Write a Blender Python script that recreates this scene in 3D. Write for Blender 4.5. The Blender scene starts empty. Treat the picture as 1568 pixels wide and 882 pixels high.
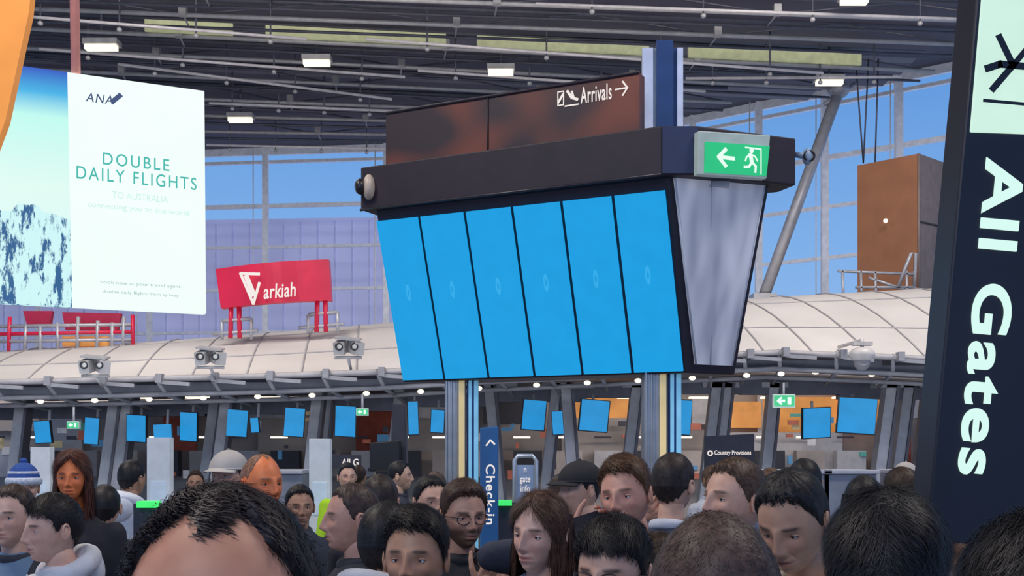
import bpy, math, random
import numpy as np
from mathutils import Vector, Matrix, Euler
random.seed(7); rng=np.random.default_rng(7)
F=1681.0; CH=1.82
def W(px,py,d): return Vector(((px-784)/F*d, d, CH+(690-py)/F*d))
def Zp(px,py,z): return W(px,py,(z-CH)*F/(690-py))
scene=bpy.context.scene
try: scene.view_settings.view_transform='Standard'
except Exception: pass
COL=scene.collection
# ---------------- materials
def nt(m):
    m.use_nodes=True; t=m.node_tree; return t,t.nodes,t.links
_mc={}
def mat(name,col,rough=0.6,metal=0.0,emit=0.0,var=0.12,scale=6.0,bump=0.0,ecol=None,wave=None):
    if name in _mc: return _mc[name]
    m=bpy.data.materials.new(name); t,n,l=nt(m); b=n['Principled BSDF']
    tc=n.new('ShaderNodeTexCoord'); no=n.new('ShaderNodeTexNoise'); no.inputs['Scale'].default_value=scale; no.inputs['Detail'].default_value=4
    l.new(tc.outputs['Object'],no.inputs['Vector'])
    r=n.new('ShaderNodeValToRGB'); c=col
    r.color_ramp.elements[0].position=.3; r.color_ramp.elements[1].position=.7
    r.color_ramp.elements[0].color=(c[0]*(1-var),c[1]*(1-var),c[2]*(1-var),1)
    r.color_ramp.elements[1].color=(min(1,c[0]*(1+var)),min(1,c[1]*(1+var)),min(1,c[2]*(1+var)),1)
    l.new(no.outputs['Fac'],r.inputs['Fac'])
    if emit>=.6: b.inputs['Base Color'].default_value=(c[0]*.08,c[1]*.08,c[2]*.08,1)
    else: l.new(r.outputs['Color'],b.inputs['Base Color'])
    b.inputs['Roughness'].default_value=rough; b.inputs['Metallic'].default_value=metal
    if emit>0:
        if ecol: b.inputs['Emission Color'].default_value=(*ecol,1)
        else: l.new(r.outputs['Color'],b.inputs['Emission Color'])
        b.inputs['Emission Strength'].default_value=emit
    if wave:
        wv=n.new('ShaderNodeTexWave'); wv.inputs['Scale'].default_value=wave[1]; wv.bands_direction=wave[0]
        l.new(tc.outputs['Object'],wv.inputs['Vector']); bp=n.new('ShaderNodeBump'); bp.inputs['Strength'].default_value=wave[2]
        l.new(wv.outputs['Fac'],bp.inputs['Height']); l.new(bp.outputs['Normal'],b.inputs['Normal'])
    elif bump>0:
        bp=n.new('ShaderNodeBump'); bp.inputs['Strength'].default_value=bump; bp.inputs['Distance'].default_value=.02
        l.new(no.outputs['Fac'],bp.inputs['Height']); l.new(bp.outputs['Normal'],b.inputs['Normal'])
    _mc[name]=m; return m
# ---------------- mesh builder
class MB:
    def __init__(s): s.v=[]; s.f=[]; s.mi=[]; s.mats=[]; s.sm=[]
    def m(s,mt):
        if mt not in s.mats: s.mats.append(mt)
        return s.mats.index(mt)
    def add(s,vs,fs,mt,smooth=False):
        o=len(s.v); s.v+= [tuple(v) for v in vs]; i=s.m(mt)
        for f in fs: s.f.append(tuple(o+k for k in f)); s.mi.append(i); s.sm.append(smooth)
    def box(s,c,size,mt,rot=None,taper=1.0):
        c=Vector(c); R=rot.to_matrix() if isinstance(rot,Euler) else (rot or Matrix.Identity(3))
        vs=[]
        for z in(-1,1):
            k=taper if z>0 else 1
            for x,y in((-1,-1),(1,-1),(1,1),(-1,1)): vs.append(c+R@Vector((x*size[0]/2*k,y*size[1]/2*k,z*size[2]/2)))
        s.add(vs,[(3,2,1,0),(4,5,6,7),(0,1,5,4),(1,2,6,5),(2,3,7,6),(3,0,4,7)],mt)
    def slab(s,q,th,mt,side=1):
        q=[Vector(p) for p in q]; n=(q[1]-q[0]).cross(q[-1]-q[0]).normalized()
        if n.y<0: n=-n
        n=n*side; b=[p+n*th for p in q]; k=len(q)
        fs=[tuple(range(k)),tuple(reversed(range(k,2*k)))]+[(i,i+k,(i+1)%k+k,(i+1)%k) for i in range(k)]
        s.add(q+b,fs,mt)
    def prism(s,plan,z0,z1,mt,cap=True):
        k=len(plan); vs=[(x,y,z0) for x,y in plan]+[(x,y,z1) for x,y in plan]
        fs=[(i,(i+1)%k,(i+1)%k+k,i+k) for i in range(k)]
        if cap: fs+=[tuple(reversed(range(k))),tuple(range(k,2*k))]
        s.add(vs,fs,mt)
    def tube(s,pts,rad,mt,seg=10,flat=1.0):
        pts=[Vector(p) for p in pts]
        if not hasattr(rad,'__len__'): rad=[rad]*len(pts)
        vs=[];up=None
        for i,p in enumerate(pts):
            a=pts[max(0,i-1)]; b=pts[min(len(pts)-1,i+1)]; t=(b-a).normalized()
            if up is None: up=Vector((0,1,0)) if abs(t.y)<.9 else Vector((1,0,0))
            x=t.cross(up).normalized(); y=t.cross(x).normalized(); up=-y if (-y).dot(up)>0 else y
            for k in range(seg):
                an=2*math.pi*k/seg; vs.append(p+(x*math.cos(an)+y*math.sin(an)*flat)*rad[i])
        n=len(pts); fs=[(i*seg+k,i*seg+(k+1)%seg,(i+1)*seg+(k+1)%seg,(i+1)*seg+k) for i in range(n-1) for k in range(seg)]
        fs+=[tuple(reversed(range(seg))),tuple((n-1)*seg+k for k in range(seg))]
        s.add(vs,fs,mt,True)
    def capsule(s,a,b,ra,rb,mt,seg=12):
        a=Vector(a);b=Vector(b);t=(b-a).normalized()
        pts=[];rr=[]
        for an in(-80,-50,-20): pts.append(a+t*ra*math.sin(math.radians(an)));rr.append(ra*math.cos(math.radians(an)))
        for an in(20,50,80): pts.append(b+t*rb*math.sin(math.radians(an)));rr.append(rb*math.cos(math.radians(an)))
        s.tube(pts,rr,mt,seg)
    def ell(s,c,r,mt,rot=None,nu=20,nv=12,zmin=-1):
        c=Vector(c); R=rot.to_matrix() if isinstance(rot,Euler) else (rot or Matrix.Identity(3)); vs=[]
        for j in range(nv+1):
            th=math.pi*j/nv*(1 if zmin==-1 else .5)
            for i in range(nu):
                ph=2*math.pi*i/nu
                vs.append(c+R@Vector((r[0]*math.sin(th)*math.cos(ph),r[1]*math.sin(th)*math.sin(ph),r[2]*math.cos(th))))
        fs=[(j*nu+i,(j+1)*nu+i,(j+1)*nu+(i+1)%nu,j*nu+(i+1)%nu) for j in range(nv) for i in range(nu)]
        s.add(vs,fs,mt,True)
    def torus(s,c,R,r,mt,rot=None,nu=28,nv=8,sc=(1,1,1)):
        c=Vector(c); M=rot.to_matrix() if isinstance(rot,Euler) else (rot or Matrix.Identity(3)); vs=[]
        for i in range(nu):
            a=2*math.pi*i/nu
            for j in range(nv):
                b=2*math.pi*j/nv
                vs.append(c+M@Vector(((R+r*math.cos(b))*math.cos(a)*sc[0],(R+r*math.cos(b))*math.sin(a)*sc[1],r*math.sin(b)*sc[2])))
        fs=[(i*nv+j,((i+1)%nu)*nv+j,((i+1)%nu)*nv+(j+1)%nv,i*nv+(j+1)%nv) for i in range(nu) for j in range(nv)]
        s.add(vs,fs,mt,True)
    def mesh(s,name):
        me=bpy.data.meshes.new(name); me.from_pydata(s.v,[],s.f)
        for m_ in s.mats: me.materials.append(m_)
        me.polygons.foreach_set('material_index',s.mi); me.polygons.foreach_set('use_smooth',s.sm); me.update(); return me
    def obj(s,name,parent=None,bevel=0):
        o=bpy.data.objects.new(name,s.mesh(name)); COL.objects.link(o)
        if parent: o.parent=parent
        if bevel:
            b=o.modifiers.new('bev','BEVEL'); b.width=bevel; b.segments=2; b.limit_method='ANGLE'
        return o
def empty(name,loc=(0,0,0)):
    o=bpy.data.objects.new(name,None); o.location=loc; o.empty_display_size=.1; COL.objects.link(o); return o
def text(name,body,c,xd,yd,w,h,mt,parent=None,off=0.004,bold=0.0,align='CENTER',shear=0,space=1.0):
    cu=bpy.data.curves.new(name,'FONT'); cu.body=body; cu.align_x=align; cu.offset=bold; cu.extrude=.01; cu.shear=shear
    cu.space_line=1.05; cu.space_character=space
    o=bpy.data.objects.new(name,cu); COL.objects.link(o); bpy.context.view_layer.update()
    dg=bpy.context.evaluated_depsgraph_get(); me=bpy.data.meshes.new_from_object(o.evaluated_get(dg))
    bpy.data.objects.remove(o)
    n=len(me.vertices); a=np.empty(n*3); me.vertices.foreach_get('co',a); a=a.reshape(-1,3)
    lo=a.min(0);hi=a.max(0); a=(a-(lo+hi)/2)
    xd=Vector(xd).normalized(); yd=Vector(yd).normalized(); zd=xd.cross(yd).normalized()
    sx=w/(hi[0]-lo[0]); sy=h/(hi[1]-lo[1])
    p=np.outer(a[:,0]*sx,xd)+np.outer(a[:,1]*sy,yd)+np.outer(a[:,2]*.3+off,zd)+np.array(c)
    me.vertices.foreach_set('co',p.ravel()); me.materials.clear(); me.materials.append(mt); me.update()
    o=bpy.data.objects.new(name,me); COL.objects.link(o)
    if parent:o.parent=parent
    return o
X=Vector((1,0,0)); Zv=Vector((0,0,1))
# ---------------- camera
cam=bpy.data.cameras.new('camera'); co=bpy.data.objects.new('camera',cam); COL.objects.link(co)
co.location=(0,0,CH); co.rotation_euler=(math.pi/2,0,0); cam.sensor_width=36; cam.lens=F/1568*36; cam.shift_y=(690-441)/1568
cam.clip_start=.05; cam.clip_end=500; scene.camera=co
# ---------------- world
w=bpy.data.worlds.new('sky'); scene.world=w; w.use_nodes=True; n=w.node_tree.nodes; l=w.node_tree.links; bg=n['Background']
tc=n.new('ShaderNodeTexCoord'); sp=n.new('ShaderNodeSeparateXYZ'); r=n.new('ShaderNodeValToRGB')
l.new(tc.outputs['Generated'],sp.inputs[0]); l.new(sp.outputs['Z'],r.inputs['Fac']); l.new(r.outputs['Color'],bg.inputs['Color'])
e=r.color_ramp.elements; e[0].position=0; e[0].color=(.45,.62,.95,1); e[1].position=.75; e[1].color=(.10,.26,.75,1)
x_=e.new(.16); x_.color=(.29,.55,.97,1); x_=e.new(.33); x_.color=(.14,.38,.86,1)
bg.inputs['Strength'].default_value=.85
def area(name,loc,size,power,col,target):
    L=bpy.data.lights.new(name,'AREA'); L.shape='RECTANGLE'; L.size=size[0]; L.size_y=size[1]; L.energy=power; L.color=col
    o=bpy.data.objects.new(name,L); COL.objects.link(o); o.location=loc
    o.rotation_euler=(Vector(target)-Vector(loc)).to_track_quat('-Z','Y').to_euler(); return o
area('overhead_fill',(-6,5,11),(3,3),620,(1,.91,.82),(-3,7,0))  # added fill lights above the crowd, out of frame
area('overhead_fill',(6,5,11),(3,3),480,(1,.92,.86),(3,7,0))
area('overhead_fill',(-7,15,11),(5,4),720,(1,.93,.86),(-7,20,3))  # added pair aimed at the canopy, out of frame
area('overhead_fill',(7,15,11),(5,4),720,(1,.93,.86),(7,21,3))
area('overhead_fill',(-2,-2,6),(3,2),130,(1,.95,.92),(0,5,1.5))  # added frontal fill on the crowd from behind the camera
area('concourse_fill',(-6,23,3.6),(9,1),380,(1,.9,.8),(-6,26,1.5))  # added lights under the canopy to brighten the shopfronts
area('concourse_fill',(5,23,3.6),(9,1),380,(1,.88,.76),(5,26,1.5))
area('concourse_fill',(-5,16.3,2.6),(10,.5),60,(.9,.93,1),(-5,20,.8))  # added low lights to lift the canopy pillars, no fixture there
area('concourse_fill',(6,16.3,2.6),(10,.5),60,(.9,.93,1),(6,20,.8))
# ---------------- shell
WALL=[(-40,43),(-10.8,39),(-4.5,38.3),(5.6,35.2),(12.4,30),(26,17)]
def wally(px):
    k=(px-784)/F
    for (x0,y0),(x1,y1) in zip(WALL,WALL[1:]):
        den=(x1-x0)-k*(y1-y0)
        t=(k*y0-x0)/den
        if -1e-6<=t<=1+1e-6: return Vector((x0+t*(x1-x0),y0+t*(y1-y0),0))
floorm=mat('terrazzo_floor',(.25,.25,.28),.25,scale=20)
PLAN=[(-40,-8),(26,-8),(26,17),(12.4,30),(5.6,35.2),(-4.5,38.3),(-40,43)]
b=MB(); b.prism(PLAN,-.2,0,floorm); b.obj('floor')
ceilm=mat('ceiling_panel',(.13,.125,.16),.7,wave=('Y',1.2,.3))
b=MB(); b.prism(PLAN,12.5,12.8,ceilm); b.obj('ceiling')
wallm=mat('lower_wall_panel',(.16,.16,.2),.7)
b=MB()
for (x0,y0),(x1,y1) in zip(WALL,WALL[1:]):
    b.slab([(x0,y0,0),(x1,y1,0),(x1,y1,5.2),(x0,y0,5.2)],.25,wallm)
b.obj('wall_back')
mull=mat('window_mullion',(.66,.68,.76),.5,.1,emit=.12)
b=MB()
for (x0,y0),(x1,y1) in zip(WALL,WALL[1:]):
    for z,h in((5.3,.2),(6.0,.09),(7.5,.1),(9.0,.1),(10.45,.14),(12.0,.1),(12.4,.3)):
        a=Vector((x0,y0,z));c=Vector((x1,y1,z)); u=(c-a); ln=u.length; ang=math.atan2(u.y,u.x)
        b.box((a+c)/2,(ln,.14,h),mull,Euler((0,0,ang)))
for px in(-140,60,230,407,592,770,950,1060,1161,1262,1375,1475,1600):
    p=wally(px)
    b.box((p.x,p.y-.05,8.9),(.2,.2,7.2),mull)
    b.tube([(p.x-.35,p.y-.4,5.3),(p.x-.35,p.y-.4,12.4)],.02,mull,6)
b.obj('window_frame')
gl=bpy.data.materials.new('window_glass'); t,n,l=nt(gl); n.remove(n['Principled BSDF'])
tr=n.new('ShaderNodeBsdfTransparent'); tr.inputs[0].default_value=(.93,.96,1,1); gs=n.new('ShaderNodeBsdfGlossy'); gs.inputs['Roughness'].default_value=.05
fr=n.new('ShaderNodeFresnel'); fr.inputs[0].default_value=1.2; mx=n.new('ShaderNodeMixShader'); l.new(fr.outputs[0],mx.inputs[0]); l.new(tr.outputs[0],mx.inputs[1]); l.new(gs.outputs[0],mx.inputs[2]); l.new(mx.outputs[0],n['Material Output'].inputs[0])
for i,((x0,y0),(x1,y1)) in enumerate(zip(WALL,WALL[1:])):
    b=MB(); b.add([(x0,y0,5.2),(x1,y1,5.2),(x1,y1,12.5),(x0,y0,12.5)],[(0,1,2,3)],gl); b.obj('window_%d'%(i+1))
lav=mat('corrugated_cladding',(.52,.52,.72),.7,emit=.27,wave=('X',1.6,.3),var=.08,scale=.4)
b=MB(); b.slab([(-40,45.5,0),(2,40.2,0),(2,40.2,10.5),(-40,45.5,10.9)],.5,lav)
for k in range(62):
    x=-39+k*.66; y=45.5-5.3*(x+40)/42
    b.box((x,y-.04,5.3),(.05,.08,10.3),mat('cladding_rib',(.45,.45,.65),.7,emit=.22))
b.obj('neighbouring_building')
stl=mat('painted_steel',(.42,.42,.46),.45,.3)
b=MB(); b.tube([W(1284,140,28.5),W(1168,458,28.5)],.15,stl,12)
b.tube([W(1284,140,28.5),W(1284,140,28.5)+Vector((0.2,1.2,1.2))],.12,stl); b.ell(W(1284,138,28.5),(.28,.28,.22),stl)
b.tube([W(1262,160,28.5),W(1310,128,28.5)],.06,stl)
b.box(W(1168,460,28.5),(.6,.6,.3),stl)
b.obj('diagonal_roof_strut')
b=MB()
for a,c in(((1311,165),(1322,240)),((1330,150),(1322,240)),((1345,150),(1340,240))):
    b.tube([W(a[0],a[1]-60,27),W(c[0],c[1]+10,27)],.02,mat('steel_cable',(.1,.1,.14),.5,.5),6)
b.obj('suspension_cable')
# roof trusses and slats
dk=mat('truss_steel',(.13,.13,.16),.5,.3); ltm=mat('truss_highlight',(.5,.48,.47),.4,.2); grn=mat('lit_beam_panel',(.50,.52,.30),.5,emit=.36)  # green-yellow light on the beam is put in as glowing panels
slat=mat('ceiling_slat',(.17,.16,.205),.65,var=.15,scale=.5); slatl=mat('ceiling_slat_light',(.3,.29,.33),.6,var=.15,scale=.5)
warm=mat('lamp_diffuser',(1,.9,.72),.5,emit=1.3,var=.02)
LINES=[(-22,35,1600,0),(12,72,1480,0),(42,116,1430,1),(72,150,1300,0),(104,178,1120,0),(140,200,1000,0),(168,212,900,0),(196,222,800,0)]
for k,(ya,yb,xe,g) in enumerate(LINES):
    b=MB(); y=lambda px:ya+(yb-ya)*px/1568.
    A=Zp(-160,y(-160),11.2); B=Zp(xe,y(xe),11.2); u=(B-A); N=int(u.length/5.0); un=u.normalized(); sd=Vector((-un.y,un.x,0))
    up=Vector((0,0,.5)); ang=math.atan2(u.y,u.x)
    b.tube([A,B],.05,ltm,8); b.tube([A+sd*.7,B+sd*.7],.035,dk,8); b.tube([A+up+sd*.35,B+up+sd*.35],.06,dk,8)
    b.box((A+B)/2+up*1.7+sd*.35,(u.length,.6,.5),dk,Euler((0,0,ang)))
    for i in range(N):
        p=A+u*(i/N); q=A+u*((i+.5)/N); r_=A+u*((i+1)/N)
        b.tube([p,q+up+sd*.35],.022,dk,6); b.tube([q+up+sd*.35,r_],.022,dk,6); b.tube([p,p+sd*.7],.02,ltm,6)
        b.box(p+Vector((0,0,.08)),(.16,.16,.22),ltm)
    if g:
        for s0,s1 in((.22,.3),(.33,.5),(.53,.7),(.74,.92)):
            a=A+u*s0; c=A+u*s1; b.box((a+c)/2+Vector((0,-.1,.16)),((c-a).length,.08,.26),grn,Euler((0,0,ang)))
    if k<7:
        gap=[2.6,2.4,2.4,2.2,2.2,1.8,1.5][k]
        for off_,wd_,m_ in((1.25,gap*.42,slat),(1.25+gap*.5,gap*.25,slatl if k%2 else slat)):
            b.box((A+B)/2+sd*off_+Vector((0,0,.62)),(u.length,wd_,.08),m_,Euler((math.radians(-9),0,ang)))
    b.obj('roof_truss')
for px,py,wd in((155,73,48),(485,97,40),(767,111,38),(368,184,36),(1270,127,40),(1308,2,40)):
    p=Zp(px,py,10.9); b=MB(); b.box(p,(wd/F*p.y,.2,.10),warm); b.box(p+Vector((0,.05,.12)),(wd/F*p.y*1.1,.35,.12),ltm)
    b.tube([p+Vector((0,0,.2)),p+Vector((0,0,1.6))],.03,dk,6); b.obj('ceiling_light_fixture')
for (x0,y0),(x1,y1) in(((0,22),(470,60)),((60,75),(620,118)),((560,60),(1260,112)),((820,6),(1490,30)),((640,108),(1080,140)),((320,158),(600,170)),((180,98),(600,152)),((1050,120),(1380,118)),((316,222),(596,228))):
    b=MB(); b.tube([Zp(x0,y0,10.9),Zp(x1,y1,10.9)],.035,mat('sprinkler_pipe',(.65,.6,.6),.35,.1,emit=.08),8)
    A=Zp(x0,y0,10.9);B=Zp(x1,y1,10.9)
    for i in range(4):
        p=A.lerp(B,(i+.5)/4); b.tube([p+Vector((0,0,-.1)),p+Vector((0,0,1.5))],.02,dk,6); b.ell(p+Vector((0,0,-.12)),(.06,.06,.05),ltm,nu=8,nv=6)
    b.obj('ceiling_service_pipe')
# ---------------- check-in canopy
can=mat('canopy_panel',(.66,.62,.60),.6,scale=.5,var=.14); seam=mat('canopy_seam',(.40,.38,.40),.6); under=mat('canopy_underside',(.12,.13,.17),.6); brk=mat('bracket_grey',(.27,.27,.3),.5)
ST=[(-160,545,590),(0,535,587),(150,527,584),(300,517,580),(450,506,576),(600,494,570),(760,484,560),(900,475,553),(1050,466,545),(1145,460,540),(1300,452,547),(1450,444,556),(1640,436,565)]
b=MB(); vs=[]; NP=9
for px,t_,bt in ST:
    for j in range(NP):
        s=j/(NP-1)
        dd=22.5-4.5*s
        zt=W(px,t_,22.5).z; zb=W(px,bt,18.0).z
        z=zb+(zt-zb)*(1-s**1.6)
        xx=(px-784)/F*20.3
        vs.append((xx,dd,z))
n_=len(ST)
fs=[(i*NP+j,i*NP+j+1,(i+1)*NP+j+1,(i+1)*NP+j) for i in range(n_-1) for j in range(NP-1)]
b.add(vs,fs,can,True)
for i in range(n_-1):
    for s in(0,.5):
        pts=[Vector(vs[i*NP+j]).lerp(Vector(vs[(i+1)*NP+j]),min(1,s+.04*j))+Vector((0,-.01,.01)) for j in range(NP)]
        b.tube(pts,.013,seam,6)
for j in(3,6,8): b.tube([Vector(vs[i*NP+j])+Vector((0,-.02,.0)) for i in range(n_)],.012 if j<8 else .05,seam,6)
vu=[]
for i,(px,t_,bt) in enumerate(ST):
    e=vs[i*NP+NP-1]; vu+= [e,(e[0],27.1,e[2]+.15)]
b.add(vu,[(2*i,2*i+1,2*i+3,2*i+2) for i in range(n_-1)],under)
b.obj('check_in_hall_canopy')
b=MB()
for i in range(len(ST)-1):
    p=Vector(vs[i*NP+8]);q=Vector(vs[(i+1)*NP+8])
    b.tube([p+Vector((0,.2,-.25)),q+Vector((0,.2,-.25))],.04,brk,8); b.tube([p+Vector((0,.9,-.34)),q+Vector((0,.9,-.34))],.04,brk,8)
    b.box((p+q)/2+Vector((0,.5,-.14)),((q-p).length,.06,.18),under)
    for s in(0,.5):
        a=p.lerp(q,s); b.tube([a+Vector((0,-.05,.03)),a+Vector((0.1,.25,-.25)),a+Vector((.3,1.6,-.4))],.035,brk,8)
        b.box(a+Vector((.35,-.12,-.08)),(.5,.05,.06),brk,Euler((0,math.radians(4),0)))
        b.box(a+Vector((.1,-.1,0)),(.1,.16,.15),brk)
        b.ell(a+Vector((.7,.3,-.3)),(.06,.06,.04),warm,nu=10,nv=6)
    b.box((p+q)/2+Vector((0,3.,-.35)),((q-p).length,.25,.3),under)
b.obj('canopy_bracket_rail')
for px,py in((146,562),(322,549),(533,534)):
    o=empty('twin_spotlight',W(px,py,17.5)); b=MB()
    wh=mat('spotlight_housing',(.42,.41,.42),.4); bk=mat('spotlight_lens',(.03,.03,.04),.2)
    for s in(-1,1):
        R=Euler((math.radians(15),0,math.radians(20*s+15)))
        b.box((s*.12,0,0.02),(.17,.28,.2),wh,R); b.torus(Vector((s*.12,-.16,0.02)),.05,.016,bk,Euler((math.pi/2,0,math.radians(15)))); b.ell((s*.12,-.15,.02),(.05,.02,.05),mat('spotlight_glass',(.6,.6,.57),.2))
    b.tube([(-.22,0,-.14),(.22,0,-.14)],.025,wh); b.tube([(0,0,-.14),(0,.3,-.3)],.025,wh); b.box((0,0,.16),(.4,.25,.03),wh,Euler((.2,.1,0)))
    b.obj('spotlight_body',o)
o=empty('dome_security_camera',W(1320,548,17)); b=MB(); wh=mat('camera_housing',(.6,.57,.56),.4)
b.ell((0,0,.05),(.2,.2,.12),wh); b.ell((0,0,-.06),(.13,.13,.14),mat('smoked_dome',(.2,.2,.22),.15)); b.tube([(0,0,.1),(0,0,.3)],.03,wh); b.tube([(0,0,.28),(0,1.2,.28)],.03,wh); b.box((0,0,.22),(.3,.12,.06),wh); b.obj('camera_dome',o)
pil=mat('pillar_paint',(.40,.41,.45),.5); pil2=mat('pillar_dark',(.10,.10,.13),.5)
for px,lean in((-30,.3),(25,.3),(165,.35),(185,.35),(318,.35),(335,.35),(475,.3),(492,.3),(600,.3),(760,-.25),(838,.3),(875,-.2),(960,.3),(1082,.3),(1098,.3),(1172,.25),(1345,.35),(1372,.35),(1408,.3)):
    b=MB(); d=20 if px%2 else 21; x=(px-784)/F*d; zt=W(px,590,d).z
    R=Matrix.Rotation(math.radians(8*lean/.3*.8),3,'Y')
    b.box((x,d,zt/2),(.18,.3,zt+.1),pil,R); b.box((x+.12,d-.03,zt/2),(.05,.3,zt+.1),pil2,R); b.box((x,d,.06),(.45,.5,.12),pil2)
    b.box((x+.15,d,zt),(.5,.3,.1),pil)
    b.obj('canopy_pillar')
blue=mat('flight_screen_blue',(.010,.33,.72),.3,emit=1.0,var=.03); blk=mat('black_plastic',(.012,.011,.016),.35)
blueb=mat('monitor_screen_blue',(.012,.27,.62),.5,emit=.95,var=.1,scale=3)
for i,(x0,x1,y0,y1) in enumerate([(52,78,645,678),(130,150,640,680),(193,224,636,676),(236,262,650,672),(275,302,632,675),(348,378,628,668),(384,396,640,662),(436,465,625,668),(513,545,622,668),(625,640,615,665),(660,680,628,662),(800,835,613,658),(846,862,630,665),(888,932,613,660),(1033,1058,613,665),(1228,1273,625,670),(1285,1340,610,663),(1420,1440,612,665)]):
    d=18.6+.35*(i%3); c=W((x0+x1)/2,(y0+y1)/2,d); wd=(x1-x0)/F*d; hh=(y1-y0)/F*d
    o=empty('check_in_monitor',c); b=MB(); R=Euler((math.radians(6),math.radians(4 if i%3 else -3),math.radians(14 if i%2 else -12)))
    Rm=R.to_matrix()
    b.box((0,0.04,0),(wd*1.06,.07,hh*1.06),blk,R); b.box(Rm@Vector((0,-.003,0)),(wd,.02,hh),blueb,R)
    b.tube([Rm@Vector((0,.08,0)),(0,.25,.1),(0,.3,.38)],.025,stl,8); b.box((0,.12,0),(.15,.1,.15),stl)
    b.obj('monitor_panel',o)
beige=mat('shopfront_beige',(.5,.45,.44),.6,scale=1,var=.25); org=mat('shopfront_orange',(.85,.36,.10),.6,emit=.3,var=.25,scale=2); redb=mat('shopfront_red',(.35,.07,.04),.6,var=.2)
gw=mat('shopfront_white',(.62,.62,.68),.5,var=.1); dkp=mat('shopfront_dark',(.04,.04,.06),.4)
b=MB(); b.slab([(-18,27.2,0),(14,27.2,0),(14,27.2,3.6),(-18,27.2,3.6)],.2,beige); b.obj('wall_shopfront')
b=MB()
for k,(x0,x1,y0,y1,m) in enumerate([(-60,60,620,660,beige),(75,125,640,730,gw),(250,300,615,690,redb),(335,440,600,640,gw),(395,470,630,720,beige),(545,600,600,720,redb),(640,690,600,640,gw),(740,800,610,650,dkp),(858,985,606,640,org),(860,1000,640,720,beige),(1060,1110,610,650,gw),(1108,1166,615,655,org),(1166,1290,608,662,org),(1285,1350,600,660,org),(1110,1290,662,735,gw),(1350,1395,640,735,redb),(1395,1500,600,640,gw),(1160,1168,600,740,gw)]):
    d=26.9-.12*(k%4)
    b.slab([W(x0,y0,d),W(x1,y0,d),W(x1,y1,d),W(x0,y1,d)],.1,m)
shl=mat('shelf_light',(1,.9,.75),.5,emit=1.3,var=.02); colr=[mat('display_goods_%d'%i,c,.5,emit=.15) for i,c in enumerate([(.5,.15,.1),(.1,.3,.55),(.6,.5,.3),(.1,.4,.35),(.7,.7,.75),(.05,.05,.08)])]
for i in range(26):
    px=-20+i*62; d=26.3; b.slab([W(px,668,d),W(px+26,668,d),W(px+26,671,d),W(px,671,d)],.05,shl if i%3 else dkp)
    b.slab([W(px,690,d),W(px+44,690,d),W(px+44,730,d),W(px,730,d)],.3,[gw,dkp,beige][i%3])
for i in range(110):
    px=random.uniform(-40,1520); py=random.uniform(625,725); wd=random.uniform(5,18); hh=random.uniform(4,16); d=26.1+random.uniform(0,.25)
    b.slab([W(px,py,d),W(px+wd,py,d),W(px+wd,py+hh,d),W(px,py+hh,d)],.1,random.choice(colr))
b.obj('shopfront_fitout')
b=MB()
for px in range(-20,1560,110):
    p=W(px,609,24); b.box(p,(.7,.2,.04),warm)
b.obj('soffit_light_strip')
for x0,x1,y0,y1,d in((50,80,685,760,12),(228,263,670,780,10),(475,507,672,785,10)):
    o=empty('self_service_kiosk',((x0+x1)/2/F*d-784/F*d,d,0)); wd=(x1-x0)/F*d; zt=W(0,y0,d).z
    b=MB(); km=mat('kiosk_white',(.66,.7,.74),.4,emit=.12)
    b.box((0,0,zt/2+.05),(wd,.12,zt-.1),km); b.box((0,0,.05),(wd*1.5,.5,.1),blk); b.box((0,-.065,zt*.72),(wd*.7,.01,.3),mat('kiosk_screen',(.5,.6,.7),.3,emit=.3)); b.box((0,-.1,zt*.5),(wd*.6,.12,.05),blk)
    b.obj('kiosk_body',o,.01)
# ---------------- main flight display
o=empty('flight_information_display',(0,0,0))
frame=mat('display_frame',(.02,.014,.026),.35,var=.2); hdr=mat('display_header',(.018,.010,.022),.55,var=.25)
BL=Vector((-1.013,10.2,2.457));BR=Vector((1.424,9.0,2.457));TL=Vector((-1.21,9.75,3.88));TR=Vector((1.21,8.574,3.88))
RB=Vector((1.872,9.23,2.457));RT=Vector((2.08,8.86,3.97));LB=Vector((-.6,10.5,2.457));LT=Vector((-.9,10.5,3.97))
TLh=TL.copy();TRh=TR.copy(); TLh.z=TRh.z=3.97
b=MB()
b.add([BL,BR,RB,LB,TLh,TRh,RT,LT],[(0,1,2,3),(4,7,6,5),(0,4,5,1),(1,5,6,2),(2,6,7,3),(3,7,4,0)],frame)
b.obj('display_cabinet',o,.01)
nrm=(BR-BL).cross(TL-BL).normalized()
if nrm.y>0: nrm=-nrm
def S(u,v): return (BL.lerp(BR,u)).lerp(TL.lerp(TR,u),v)
b=MB(); ring=mat('screen_logo',(.035,.40,.78),.3,emit=1,var=.02)
for k in range(6):
    g=.0055; u0=k/6+g; u1=(k+1)/6-g
    q=[S(u0,.014)+nrm*.02,S(u1,.014)+nrm*.02,S(u1,.985)+nrm*.02,S(u0,.985)+nrm*.02]
    b.slab(q,.015,blue)
    c=S((u0+u1)/2,.55)+nrm*.021; xd=(BR-BL).normalized(); yd=(TL-BL).normalized()
    R=Matrix((xd,yd,xd.cross(yd))).transposed()
    b.torus(c,.03,.012,ring,R,sc=(.55,1.8,.1))
b.obj('screen_panels',o)
sb=[BR.lerp(RB,.18),BR.lerp(RB,.86),TRh.lerp(RT,.93),TRh.lerp(RT,.05)]
lo=.05; q=[sb[0].lerp(sb[3],lo),sb[1].lerp(sb[2],lo),sb[2],sb[3]]
ns=(q[1]-q[0]).cross(q[3]-q[0]).normalized(); 
if ns.y>0: ns=-ns
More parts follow.
